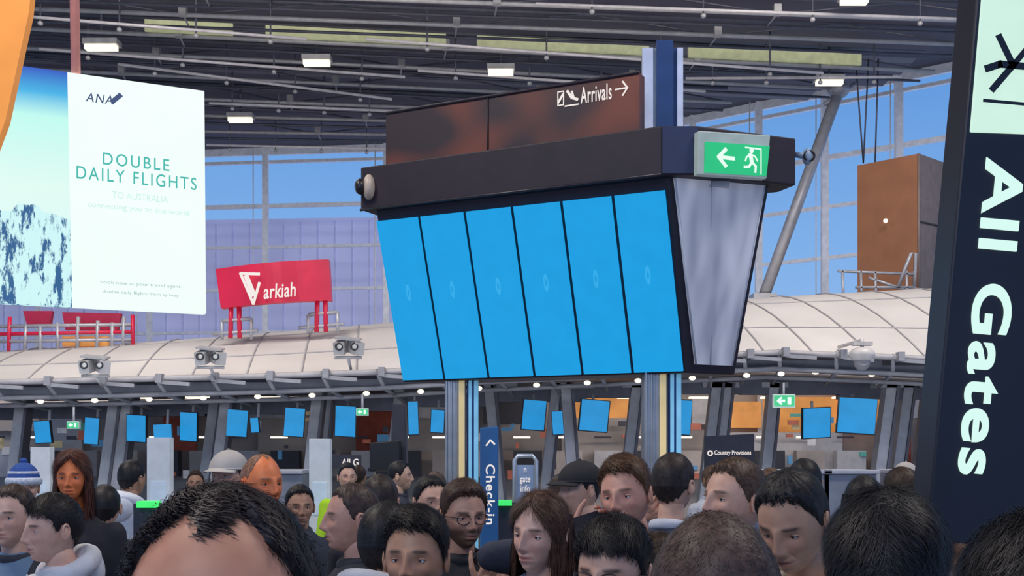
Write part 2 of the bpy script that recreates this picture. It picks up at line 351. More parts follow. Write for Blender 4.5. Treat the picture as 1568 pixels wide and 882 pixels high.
sm=bpy.data.materials.new('frosted_side_panel'); t,n,l=nt(sm); bs=n['Principled BSDF']; tcn=n.new('ShaderNodeTexCoord'); mp=n.new('ShaderNodeMapping'); mp.inputs['Scale'].default_value=(7,7,.05)
nz=n.new('ShaderNodeTexNoise'); nz.inputs['Scale'].default_value=1.0; nz.inputs['Detail'].default_value=1; rr=n.new('ShaderNodeValToRGB'); rr.color_ramp.elements[0].position=.3; rr.color_ramp.elements[1].position=.72
rr.color_ramp.elements[0].color=(.25,.27,.36,1); rr.color_ramp.elements[1].color=(.48,.5,.6,1)
l.new(tcn.outputs['Object'],mp.inputs[0]); l.new(mp.outputs[0],nz.inputs['Vector']); l.new(nz.outputs['Fac'],rr.inputs[0]); l.new(rr.outputs[0],bs.inputs['Base Color']); bs.inputs['Roughness'].default_value=.35
l.new(rr.outputs[0],bs.inputs['Emission Color']); bs.inputs['Emission Strength'].default_value=.35
b=MB(); b.slab([p+ns*.03 for p in q],.02,sm); b.obj('side_panel',o)
b=MB(); wt=mat('panel_trim',(.6,.62,.7),.4)
b.tube([q[0]+ns*.035,q[3]+ns*.035],.008,wt,6); b.tube([q[1]+ns*.035,q[2]+ns*.035],.006,wt,6); b.tube([(q[0]*.6+q[1]*.4)+ns*.035,(q[3]*.6+q[2]*.4)+ns*.035],.006,wt,6); b.obj('side_panel_trim',o)
HP=[(-1.343,9.73),(1.15,8.48),(1.443,8.48),(2.28,8.82),(2.2,9.05),(-.9,10.6)]
b=MB(); b.prism(HP,3.95,4.33,hdr); b.obj('display_header_box',o,.012)
b=MB(); b.slab([(1.16,8.475,3.96),(1.435,8.475,3.96),(1.435,8.475,4.32),(1.16,8.475,4.32)],-.01,mat('header_corner_lit',(.035,.042,.10),.35)); b.obj('corner_face_lit',o)  # bluish light on the chamfer face, painted as its colour
b=MB(); a=Vector((-1.343,9.73,3.95)); c=Vector((1.15,8.48,3.95)); b.tube([a+Vector((0,-.01,0)),c+Vector((0,-.01,0))],.012,frame,6)
b.box(W(618,326,9.75)+Vector((0,.05,0)),(.16,.12,.06),wt,Euler((0,0,-.46)))
b.box((1.62,8.72,3.93),(.2,.1,.05),wt); b.obj('header_ledge',o)
sl=Vector((-1.11,9.66,4.33)); sr=Vector((1.0,8.62,4.33)); hv=Vector((0,0,.46))
am=bpy.data.materials.new('arrivals_sign_brown_glow'); t,n,l=nt(am); bs=n['Principled BSDF']; bs.inputs['Metallic'].default_value=.2; bs.inputs['Roughness'].default_value=.45
nz=n.new('ShaderNodeTexNoise'); nz.inputs['Scale'].default_value=1.7; nz.inputs['Detail'].default_value=1; tcn=n.new('ShaderNodeTexCoord'); l.new(tcn.outputs['Object'],nz.inputs[0]); rr=n.new('ShaderNodeValToRGB'); rr.color_ramp.elements[0].position=.45; rr.color_ramp.elements[1].position=.75; rr.color_ramp.elements[0].color=(.042,.028,.034,1); rr.color_ramp.elements[1].color=(.24,.065,.04,1); l.new(nz.outputs['Fac'],rr.inputs[0]); l.new(rr.outputs[0],bs.inputs['Base Color'])  # reddish noise patches paint the warm orange reflection into the brown
b=MB(); b.slab([sl,sr,sr+hv,sl+hv],.12,am)
mid=sl.lerp(sr,.43); b.tube([mid+Vector((0,-.005,0)),mid+hv+Vector((0,-.005,0))],.006,hdr,6)
b.tube([sl+hv,sr+hv],.015,hdr,8); b.obj('arrivals_sign_board',o)
sdir=(sr-sl).normalized(); white=mat('sign_white',(.9,.82,.78),.5,emit=.9,var=.02)
def onsign(px,py):
    nn=sdir.cross(Zv); dirv=W(px,py,1)-Vector((0,0,CH)); o0=Vector((0,0,CH)); tt=(sl-o0).dot(nn)/dirv.dot(nn); return o0+dirv*tt
text('arrivals_text','Arrivals',onsign(913,143),sdir,Zv,.265,.13,white,o,bold=.006,space=1.08)
c=onsign(952,136)
b=MB()
def stroke(b,pts,wd,m_,xd,yd,c,off):
    zd=xd.cross(yd)
    for (xa,ya),(xb,yb) in zip(pts,pts[1:]):
        A=c+xd*xa+yd*ya+zd*off;B=c+xd*xb+yd*yb+zd*off; u=(B-A).normalized(); v=zd.cross(u)*wd/2
        b.add([A-v-u*wd*.3,B-v+u*wd*.3,B+v+u*wd*.3,A+v-u*wd*.3],[(0,1,2,3)],m_)
stroke(b,[(-.05,0),(.05,0)],.014,white,sdir,Zv,c,.006); stroke(b,[(.01,.055),(.05,0),(.01,-.055)],.014,white,sdir,Zv,c,.007)
c=onsign(876,150); stroke(b,[(-.04,.06),(.0,.0),(.05,-.02)],.022,white,sdir,Zv,c,.006); stroke(b,[(.0,.05),(.02,-.01)],.018,white,sdir,Zv,c,.007); stroke(b,[(-.06,-.06),(.06,-.06)],.012,white,sdir,Zv,c,.006)
c=onsign(859,151); stroke(b,[(-.025,.055),(.025,.055),(.025,-.055),(-.025,-.055),(-.025,.055)],.01,white,sdir,Zv,c,.006); stroke(b,[(-.02,-.03),(.02,.03)],.02,white,sdir,Zv,c,.007)
b.obj('arrivals_pictogram',o)
alu=mat('column_aluminium',(.45,.46,.5),.35,.5); warm_refl=mat('column_warm_reflection',(.85,.66,.32),.4,emit=.3,var=.05); cyan_refl=mat('column_cyan_reflection',(.25,.6,.85),.3,emit=.3,var=.1); navy=mat('column_navy',(.02,.06,.2),.4)  # warm and cyan reflections on the columns, built as glowing coloured strips
for cx,cy,zt in((-.457,10.15,4.7),(1.26,9.28,5.18)):
    b=MB(); 
    b.box((cx-.09,cy,zt/2),(.13,.24,zt),alu); b.box((cx-.015,cy+.02,zt/2),(.05,.16,zt),navy if cx<0 else mat('column_inner_grey',(.2,.2,.24),.4,.4)); b.box((cx+.095,cy,zt/2),(.10,.24,zt),navy)
    for k in range(3): b.tube([(cx-.14+k*.045,cy-.125,0),(cx-.14+k*.045,cy-.125,zt)],.012,alu,8)
    zc=2.46
    b.box((cx+.0,cy-.12,zc/2),(.055,.04,zc),warm_refl); b.box((cx+.075,cy-.128,zc/2),(.03,.03,zc),cyan_refl); b.box((cx+.13,cy-.125,zc/2),(.04,.03,zc),cyan_refl); b.box((cx+.03,cy-.124,zc/2),(.02,.03,zc),pil2)
    if cx>0:
        b.box((cx-.13,cy-.13,4.75),(.09,.03,.85),mat('column_cap_strip',(.5,.56,.75),.3,emit=.2)); b.box((cx+.14,cy-.13,4.75),(.05,.03,.85),mat('column_cap_strip',(.6,.68,.85),.3)); b.box((cx+.01,cy-.13,4.78),(.14,.05,.9),navy)
    b.box((cx,cy,.02),(.6,.5,.04),alu)
    b.obj('support_column',o,.005)
ex=empty('exit_sign',(0,0,0)); g0=Vector((1.443,8.48,0)); g1=Vector((2.28,8.82,0)); gd=(g1-g0).normalized()
gn=Vector((gd.y,-gd.x,0))
def E(px,py):
    base=g0+gn*.08+Vector((0,0,CH)); dirv=W(px,py,1)-Vector((0,0,CH)); o0=Vector((0,0,CH)); tt=(base-o0).dot(gn)/dirv.dot(gn); return o0+dirv*tt
b=MB(); fw=mat('exit_sign_housing',(.42,.5,.47),.4,emit=.12); gr=mat('exit_sign_green',(.02,.56,.22),.4,emit=.9,var=.05); grw=mat('exit_sign_white',(.8,1,.87),.4,emit=.95,var=.02)
b.slab([E(1070,200),E(1180,207),E(1174,274),E(1069,267)],.07,fw); b.obj('housing',ex,.008)
b=MB(); b.slab([p+gn*.006 for p in(E(1079,217),E(1178,224),E(1173,270),E(1078,264))],.01,gr); b.obj('green_face',ex)
b=MB(); c=E(1110,242); 
stroke(b,[(-.06,0),(.075,0)],.03,grw,gd,Zv,c,.012); stroke(b,[(.0,.065),(-.065,0),(.0,-.065)],.03,grw,gd,Zv,c,.013)
c=E(1150,246); stroke(b,[(-.06,.095),(.085,.095),(.085,-.1)],.012,grw,gd,Zv,c,.012)
stroke(b,[(-.015,.045),(.0,-.015)],.035,grw,gd,Zv,c,.013); stroke(b,[(.0,-.015),(.035,-.045),(.03,-.09)],.02,grw,gd,Zv,c,.014); stroke(b,[(.0,-.015),(-.03,-.055),(-.07,-.06)],.02,grw,gd,Zv,c,.014); stroke(b,[(-.01,.045),(-.05,.02),(-.06,-.01)],.014,grw,gd,Zv,c,.014); stroke(b,[(-.01,.045),(.03,.03),(.05,.0)],.014,grw,gd,Zv,c,.014)
zd=gd.cross(Zv); cc=c+gd*(-.005)+Zv*.075+zd*.015; b.add([cc+gd*.02*math.cos(a)+Zv*.02*math.sin(a) for a in np.linspace(0,6.28,13)[:-1]],[tuple(range(12))],grw)
b.obj('pictogram',ex)
o2=empty('security_camera',W(560,287,9.68)); b=MB(); cm=mat('cctv_housing',(.55,.45,.38),.4)
b.ell((.03,0,0),(.055,.09,.115),cm); b.ell((-.045,-.03,0),(.05,.06,.07),blk); b.torus((-.06,-.03,0),.04,.012,blk,Euler((0,math.pi/2,0))); b.box((.07,.05,0),(.06,.1,.14),cm); b.obj('camera_body',o2,.003)
o2=empty('security_camera',W(1236,240,8.95)); b=MB(); cb=mat('cctv_blue',(.25,.35,.5),.4); b.ell((0,0,0),(.04,.05,.07),cb); b.torus((.01,-.03,0),.04,.01,blk,Euler((math.pi/2,.3,0))); b.tube([(-.1,.0,.02),(0,0,0)],.025,cb); b.obj('camera_body',o2)
# ---------------- billboard
o=empty('advertising_billboard',(0,0,0)); A=W(103,113,11.5);B=W(313,137,12.1);C=W(316,478,12.1);D=W(110,472,11.5)
ad=(B-A); ad.z=0; adn=ad.normalized(); z1=5.785; z0=3.33
A.z=B.z=z1; C.z=D.z=z0; C.x,C.y=B.x+.02,B.y; 
bm=mat('billboard_white',(.84,.96,.90),.5,emit=1.0,var=.02,scale=1.5)
D2=A.copy(); D2.z=z0; D2=D2+adn*.05; L1=A-adn*1.5; L0=D2-adn*1.55
b=MB(); b.slab([D2,C,B,A],.12,bm); b.obj('white_panel',o,.005)
pm=bpy.data.materials.new('billboard_photo'); t,n,l=nt(pm); bs=n['Principled BSDF']; tcn=n.new('ShaderNodeTexCoord'); sx=n.new('ShaderNodeSeparateXYZ'); l.new(tcn.outputs['Generated'],sx.inputs[0])
rp=n.new('ShaderNodeValToRGB'); l.new(sx.outputs['Z'],rp.inputs[0]); el=rp.color_ramp.elements; el[0].position=.3; el[0].color=(.7,.93,.88,1); el[1].position=1; el[1].color=(.0,.07,.5,1)
for p_,c_ in((.5,(.72,.93,.85)),(.8,(.5,.92,.82)),(.9,(.03,.42,.75))): q_=el.new(p_); q_.color=(*c_,1)
mp=n.new('ShaderNodeMapping'); mp.inputs['Scale'].default_value=(10,10,3.0); mp.inputs['Rotation'].default_value=(0,.5,0); l.new(tcn.outputs['Object'],mp.inputs[0]); nz=n.new('ShaderNodeTexNoise'); nz.inputs['Scale'].default_value=1.; nz.inputs['Detail'].default_value=6; nz.inputs['Roughness'].default_value=.7; l.new(mp.outputs[0],nz.inputs[0])
r2=n.new('ShaderNodeValToRGB'); r2.color_ramp.elements[0].position=.44; r2.color_ramp.elements[0].color=(.01,.10,.26,1); r2.color_ramp.elements[1].position=.50; r2.color_ramp.elements[1].color=(.6,.9,.9,1); l.new(nz.outputs['Fac'],r2.inputs[0])
n2=n.new('ShaderNodeTexNoise'); n2.inputs['Scale'].default_value=2.5; l.new(tcn.outputs['Object'],n2.inputs[0])
ma=n.new('ShaderNodeMath'); ma.operation='MULTIPLY_ADD'; ma.inputs[1].default_value=.25; ma.inputs[2].default_value=.27; l.new(n2.outputs['Fac'],ma.inputs[0])
lt=n.new('ShaderNodeMath'); lt.operation='LESS_THAN'; l.new(sx.outputs['Z'],lt.inputs[0]); l.new(ma.outputs[0],lt.inputs[1])
mxr=n.new('ShaderNodeMixRGB'); l.new(lt.outputs[0],mxr.inputs[0]); l.new(rp.outputs[0],mxr.inputs[1]); l.new(r2.outputs[0],mxr.inputs[2]); l.new(mxr.outputs[0],bs.inputs['Emission Color']); bs.inputs['Emission Strength'].default_value=1; bs.inputs['Base Color'].default_value=(.03,.03,.04,1)
b=MB(); b.slab([L0,D2,A,L1],.12,pm); b.obj('photo_panel',o)
teal=mat('billboard_teal',(.06,.52,.46),.5,emit=.85,var=.03); pale=mat('billboard_pale_text',(.6,.86,.78),.5,emit=.95,var=.03); nav=mat('billboard_navy',(.06,.10,.25),.5,emit=.7,var=.05)
def AB(px,py):
    nn=adn.cross(Zv); dirv=W(px,py,1)-Vector((0,0,CH)); o0=Vector((0,0,CH)); tt=(A-o0).dot(nn)/dirv.dot(nn); return o0+dirv*tt
k=12/F
text('headline_text','DOUBLE',AB(209,248),adn,Zv,95*k,18*k,teal,o,bold=.002,space=1.25)
text('headline_text','DAILY FLIGHTS',AB(211,273),adn,Zv,172*k,19*k,teal,o,bold=.002,space=1.25)
text('subtitle_text','TO AUSTRALIA',AB(215,302),adn,Zv,80*k,10*k,pale,o)
text('subtitle_text','connecting you to the world',AB(213,321),adn,Zv,145*k,10*k,pale,o)
text('logo_text','ANA',AB(152,151),adn,Zv,38*k,13*k,nav,o,bold=.005,shear=.2,space=1.15)
b=MB(); stroke(b,[(-.04,-.04),(.04,.04)],.05,nav,adn,Zv,AB(178,151),.006); b.obj('logo_mark',o)
gt=mat('billboard_grey_text',(.4,.55,.52),.5,emit=.9)
text('footer_text','book now at your travel agent',AB(216,436),adn,Zv,115*k,6*k,gt,o)
text('footer_text','double daily flights from sydney',AB(216,450),adn,Zv,110*k,6*k,gt,o)
b=MB(); pk=mat('hanger_pole_red',(.75,.3,.26),.5,emit=.12); p=W(116,113,11.6); b.tube([p,Vector((p.x-.1,p.y,12.5))],.05,pk); p=L1+adn*.3; b.tube([p,Vector((p.x,p.y,12.5))],.05,pk); b.obj('hanger_pole',o)
b=MB(); om=mat('orange_banner',(.9,.33,.06),.5,emit=.35,var=.1,scale=2)
b.slab([W(-120,-60,8),W(52,-60,8),W(44,20,8),W(8,185,8),W(-20,260,8),W(-120,260,8)],.08,om); b.tube([W(-60,-60,8.1),Vector((W(-60,-60,8.1).x,8.1,12.5))],.03,stl); b.obj('hanging_orange_banner')
# ---------------- red sign
o=empty('red_airline_sign',(0,0,0)); rm=mat('sign_red',(.48,.01,.045),.4,emit=.28,var=.15,scale=2)
b=MB(); N=14; vs_=[]
for i in range(N+1):
    s=i/N; px=330+(503-330)*s; dd=20-.35*math.sin(s*math.pi)-.02
    ty=412-15*s-3*math.sin(s*math.pi); by=472-12*s-3*math.sin(s*math.pi)
    vs_+=[W(px,ty,dd),W(px+8*(1-.5*s),by,dd),W(px,ty,dd)+Vector((0,.2,0)),W(px+8*(1-.5*s),by,dd)+Vector((0,.2,0))]
fs=[]
for i in range(N):
    a=4*i;c=4*(i+1); fs+=[(a,c,c+1,a+1),(a+2,a+3,c+3,c+2),(a,a+2,c+2,c),(a+1,c+1,c+3,a+3)]
fs+=[(0,1,3,2),(4*N,4*N+2,4*N+3,4*N+1)]
b.add(vs_,fs,rm); b.obj('sign_face',o)
sx_=Vector((1,0,.09)).normalized(); sz_=Vector((-.09,0,1)).normalized()
text('sign_text','arkiah',W(428,445,19.6),sx_,sz_,50/F*19.6,22/F*19.6,white,o,bold=.015,shear=.2,space=1.05)
b=MB(); c=W(388,443,19.6); stroke(b,[(-.2,.3),(-.02,-.26),(.12,.1)],.05,white,sx_,sz_,c,.02); stroke(b,[(-.2,.3),(.13,.26)],.05,white,sx_,sz_,c,.02); stroke(b,[(-.1,.24),(.0,-.1)],.09,white,sx_,sz_,c,.02); b.obj('sign_logo',o)
b=MB()
for px,y0,y1 in((360,470,510),(492,458,500)):
    for k in(-6,6): b.tube([W(px+k,y0-4,20),W(px+k*1.2,y1+8,20)],.045,rm,8)
    b.tube([W(px-20,y1-18,20),W(px+25,y1-22,20)],.035,stl,8); b.tube([W(px-20,y1-18,20),W(px-20,y1+10,20)],.03,stl,8); b.tube([W(px+25,y1-22,20),W(px+25,y1+10,20)],.03,stl,8); b.tube([W(px-35,y1+2,20),W(px+35,y1-4,20)],.03,stl,8)
b.obj('sign_legs',o)
b=MB()
for px in(15,40,62,88,120,150,172,190,203):
    b.tube([W(px,482+(px%7)*3,21),W(px+(px%5)-2,540,21)],.04,rm if px%2 else stl,6)
for y0,y1,m_ in((500,497,stl),(512,508,rm),(523,520,stl)):
    b.tube([W(-20,y0,21),W(205,y1,21)],.035,m_,6)
drm=mat('gantry_red_panel',(.35,.01,.05),.5,emit=.1)
b.slab([W(35,476,21.2),W(80,476,21.2),W(76,500,21.2),W(42,500,21.2)],.1,drm); b.slab([W(95,478,21.3),W(185,480,21.3),W(180,505,21.3),W(100,505,21.3)],.1,drm); b.slab([W(95,515,21.1),W(165,515,21.1),W(165,530,21.1),W(95,530,21.1)],.1,org)
b.obj('gantry_railing')
b=MB(); br=mat('timber_brown_panel',(.27,.11,.05),.6,var=.12,scale=2); br2=mat('taupe_panel',(.2,.155,.15),.6)
p0=W(1313,445,24.6);p1=W(1407,443,23.6);p2=W(1468,440,25.2); z0=p1.z; z1=W(1407,235,23.6).z
P=[(p0.x,p0.y),(p1.x,p1.y),(p2.x+.3,p2.y),(p0.x+1.6,p0.y+2.4)]
vs_=[(x,y,z0) for x,y in P]+[(x,y,z1) for x,y in P]
b.add(vs_,[(0,1,5,4)],br); b.add(vs_,[(1,2,6,5),(2,3,7,6),(3,0,4,7),(4,5,6,7),(3,2,1,0)],br2)
b.tube([(p1.x,p1.y,z0),(p1.x,p1.y,z1)],.03,br2,6); e1=Vector((p1.x,p1.y-.02,(z0+z1)/2)); e2=Vector((p2.x+.3,p2.y-.02,(z0+z1)/2+.05)); b.tube([e1,e2],.02,dkp,6)
b.ell(W(1356,338,23.9),(.05,.05,.05),warm,nu=10,nv=8)
for (x,y) in P: b.tube([(x,y,3.6),(x,y,z0)],.06,dkp,6)
b.obj('plant_room_box')
b=MB()
for px in(1290,1318,1340,1388,1400):
    b.tube([W(px,415,23),W(px+2,470,23)],.03,stl,6)
b.tube([W(1283,415,23),W(1402,420,23)],.03,stl,6); b.tube([W(1330,425,23),W(1395,447,23)],.03,stl,6); b.tube([W(1375,440,23),W(1395,388,23),W(1402,388,23),W(1400,440,23)],.04,stl,6); b.tube([W(1310,440,23),W(1400,440,23)],.03,stl,6)
b.obj('roof_access_platform')
# ---------------- totem
o=empty('wayfinding_totem',(0,0,0)); nb=mat('totem_navy',(.009,.009,.022),.45,var=.2)
def G(px,py,dd=3.0): return W(px,py,dd)
lx=lambda py:1495-.0923*py
b=MB(); b.slab([G(lx(1700),1700),G(lx(1700)+175,1700),G(lx(-90)+175,-90),G(lx(-90),-90)],.14,nb)
b.obj('totem_panel',o,.006)
b=MB(); b.box((G(lx(1700)+80,1700).x,3.07,.02),(.5,.4,.04),stl); b.obj('totem_base',o)
dn=(G(1493,728)-G(1537,245)).normalized(); rt=Vector((-dn.z,0,dn.x)).normalized()
if rt.x<0: rt=-rt
tw=mat('totem_lettering',(.66,.93,.84),.5,emit=1.0,var=.01)
text('all_gates_text','All Gates',G(1517,486),dn,rt,486/F*3,60/F*3,tw,o,off=.003,bold=.022,space=1.10)
b=MB(); b.slab([p+Vector((0,-.006,0)) for p in(G(lx(203)+8,203),G(lx(203)+150,208),G(lx(-80)+150,-80),G(lx(-80)+6,-80))],.008,mat('totem_lightbox',(.6,.84,.72),.5,emit=1.0,var=.04)); b.obj('lightbox',o,.004)
b=MB(); c=G(1563,85,2.985)
def st(p,wd): stroke(b,p,wd,nb,rt,-dn,c,.004)
st([(-.09,-.045),(-.055,-.03),(.1,-.03)],.02); st([(-.02,-.03),(-.065,.045)],.018); st([(-.02,-.03),(-.07,-.1)],.018);st([(-.02,-.03),(.05,.07)],.016)
c=G(1545,158,2.985); st([(-.07,0),(.09,0)],.009)
b.obj('aircraft_pictogram',o)
# ---------------- mid-ground signs
o=empty('check_in_banner',(0,0,0)); b=MB(); nbl=mat('banner_blue',(.02,.1,.28),.4,emit=.15)
d=8.0; b.slab([W(735,655,d),W(763,653,d),W(763,1020,d),W(735,1020,d)],.08,nbl); b.box((W(749,0,d).x,8.04,.03),(.3,.35,.06),blk); b.obj('banner_panel',o,.01)
text('check_in_text','Check-in',W(751,757,d),-Zv,X,92/F*d,14/F*d,white,o,bold=.01,space=1.1)
b=MB(); stroke(b,[(-.03,-.02),(0,.02),(.03,-.01)],.012,white,X,Zv,W(751,678,d),.006); b.obj('banner_mark',o)
o=empty('poster_stand',(0,0,0)); d=9.; b=MB(); 
b.slab([W(790,712,d),W(819,712,d),W(819,780,d),W(790,780,d)],.03,mat('poster_print',(.25,.33,.5),.4,emit=.1)); fr_=[W(788,900,d),W(788,705,d),W(793,698,d),W(815,698,d),W(821,705,d),W(821,900,d)]
b.tube(fr_,.018,mat('stand_chrome',(.6,.62,.68),.3,.5),8); b.box((W(804,0,d).x,9,.02),(.35,.4,.04),blk); b.obj('stand_frame',o)
text('poster_text','n\ngate\ninfo',W(804,735,d),X,Zv,16/F*d,36/F*d,white,o)
o=empty('black_shop_sign',(0,0,0)); d=15; b=MB(); b.slab([W(1080,668,d),W(1155,664,d),W(1155,720,d),W(1080,722,d)],.1,dkp); b.tube([W(1090,720,d),W(1090,865,d)],.03,blk); b.tube([W(1146,720,d),W(1146,865,d)],.03,blk); b.obj('sign_panel',o)
text('sign_text','Country Provisions',W(1122,694,d),X,Zv,56/F*d,9/F*d,white,o,bold=.008)
b=MB(); c=W(1087,694,d); b.torus(c+Vector((0,-.02,0)),.03,.01,white,Euler((math.pi/2,0,0))); b.obj('sign_logo',o)
o=empty('gates_direction_sign',(0,0,0)); d=14; b=MB(); b.slab([W(508,697,d),W(552,697,d),W(552,718,d),W(508,718,d)],.08,dkp); b.tube([W(530,718,d),W(530,892,d)],.04,blk); b.obj('sign_panel',o); text('sign_text','All G',W(536,708,d),X,Zv,26/F*d,11/F*d,white,o,bold=.01)
for px,py in((1200,614),(555,631),(113,651)):
    o=empty('exit_sign',W(px,py,18)); s=1 if px>1000 else .55; b=MB(); b.box((0,0,0),(.36*s,.08,.22*s),fw); b.box((0,-.042,0),(.33*s,.01,.18*s),gr); b.tube([(0,0,.1*s),(0,0,.3)],.02,stl,6)
    stroke(b,[(-.1*s,0),(0,0)],.04*s,grw,X,Zv,Vector((0,-.05,0)),.002); stroke(b,[(-.05*s,.05*s),(-.11*s,0),(-.05*s,-.05*s)],.03*s,grw,X,Zv,Vector((0,-.05,0)),.003); b.box((.08*s,-.05,0),(.06*s,.01,.12*s),grw); b.obj('sign_box',o)
o=empty('information_totem_screen',(0,0,0)); d=12.; b=MB(); b.slab([W(566,678,d),W(612,674,d),W(612,720,d),W(566,722,d)],.15,blk); b.slab([W(600,618,d+.2),W(620,618,d+.2),W(626,840,d+.2),W(596,840,d+.2)],.2,dkp); b.slab([W(575,720,d),W(604,720,d),W(604,945,d),W(575,945,d)],.15,blk); b.obj('totem_body',o,.01)
for px,py,d in((228,772,6.8),(772,770,8.5)):
    b=MB(); p=W(px,py,d); b.box(p,(.12,.1,.04),mat('green_led',(.05,.75,.15),.4,emit=1.2)); b.box((p.x,p.y+.1,p.z/2),(.2,.18,p.z),dkp); b.box((p.x,p.y+.1,.03),(.35,.35,.06),blk); b.obj('gate_reader_post')
for px,wd in((1215,90),(1290,80),(1390,60),(440,60)):
    d=11; b=MB(); p=W(px,725,d); b.box((p.x,d,p.z/2),(wd/F*d,.5,p.z),mat('counter_grey',(.3,.32,.38),.5)); b.box((p.x,d,p.z+.02),(wd/F*d*1.05,.6,.04),gw); b.obj('check_in_counter',None,.01)

# ================= PEOPLE =================
def sstep(a,b_,x):
    t=np.clip((x-a)/(b_-a),0,1); return t*t*(3-2*t)
NU,NV=96,92
uu=np.linspace(-1,1,NU,endpoint=False); PH=np.pi*(.55*uu+.45*uu**3); 
TH=np.linspace(0,np.pi,NV+1)
ph,th=np.meshgrid(PH,TH)
ux=(np.sin(th)*np.sin(ph)); uy=-(np.sin(th)*np.cos(ph)); uz=np.cos(th)
def shape_head():
    Xx=.0750*ux; Yy=.096*uy; Zz=.117*uz
    t=np.clip(-uz,0,1)
    Xx=Xx*(1-.30*t**1.5)*(1+.05*np.exp(-((uz-.45)/.4)**2))
    fr=(uy<0)
    Yy=np.where(fr,Yy*(1+.58*t**2.1)*(.97),Yy*(1.07-.38*t))
    f=sstep(0.1,.55,-uy)
    g=lambda x,s:np.exp(-(x/s)**2)
    zn=Zz; amp=np.interp(zn,[-.046,-.039,-.030,-.012,.012,.03],[0,.014,.026,.019,.009,.0]); sg=np.interp(zn,[-.04,-.03,-.01,.02],[.0125,.0115,.0075,.008])
    Yy-=f*amp*np.exp(-(Xx/sg)**2)
    Yy-=f*.006*(g(np.abs(Xx)-.0125,.0055)*g(Zz+.034,.007))
    for s in(-1,1):
        Yy+=f*.010*g(Xx-s*.031,.016)*g(Zz-.001,.0115)
        Yy-=f*.004*g(Xx-s*.03,.022)*g(Zz-.022,.008)
        Yy-=f*.0045*g(Xx-s*.046,.015)*g(Zz+.026,.014)
        Yy+=f*.004*g(Xx-s*.036,.011)*g(Zz+.058,.018)
        Yy+=f*.0022*g(np.abs(Xx)-(.022+(-.035-Zz)*.35),.003)*g(Zz+.045,.014)
        Xx-=0
    Yy-=f*.0055*g(Xx,.021)*(g(Zz+.0565,.0055)+1.05*g(Zz+.069,.006))
    Yy+=f*.006*g(Xx,.023)*g(Zz+.0625,.003)
    Yy+=f*.004*g(Xx,.02)*g(Zz+.080,.006)
    Yy-=f*.007*g(Xx,.018)*g(Zz+.098,.012)
    return Xx,Yy,Zz,f
HX,HY,HZ,HF=shape_head()
HP_=np.stack([HX,HY,HZ],-1).reshape(-1,3)
g_=lambda x,s:np.exp(-(x/s)**2)
lipw=(HF*np.clip(1.2*(g_(HX,.020)**1.2)*(g_(HZ+.0565,.0045)+g_(HZ+.069,.0055)),0,1)).ravel()
mouth=(HF*g_(HX,.023)*g_(HZ+.0625,.0025)).ravel()
flush=(HF*.32*(g_(np.abs(HX)-.04,.018)*g_(HZ+.03,.02)+g_(HX,.012)*g_(HZ+.033,.012)+g_(np.abs(HX)-.03,.017)*g_(HZ+.002,.012)*1.3)).ravel()
browz=.0235-.10*np.clip(np.abs(HX)-.032,0,1)
brow=(HF*np.clip(1.3*np.exp(-((np.abs(HX)-.032)/.017)**4)*g_(HZ-browz,.0042),0,.9)).ravel()
beard=(sstep(-.028,-.05,HZ)*sstep(.35,-.2,uy)*(1-g_(HX,.02)*g_(HZ+.063,.012)*HF)*sstep(-.125,-.1,HZ)).ravel()
beard=np.maximum(beard,(HF*g_(HZ+.048,.006)*g_(HX,.032)).ravel())
quads=np.array([(j*NU+i,(j+1)*NU+i,(j+1)*NU+(i+1)%NU,j*NU+(i+1)%NU) for j in range(NV) for i in range(NU)])
UN=np.stack([ux/.0765,uy/.096,uz/.117],-1).reshape(-1,3); UN/=np.linalg.norm(UN,axis=1)[:,None]
_skin={}
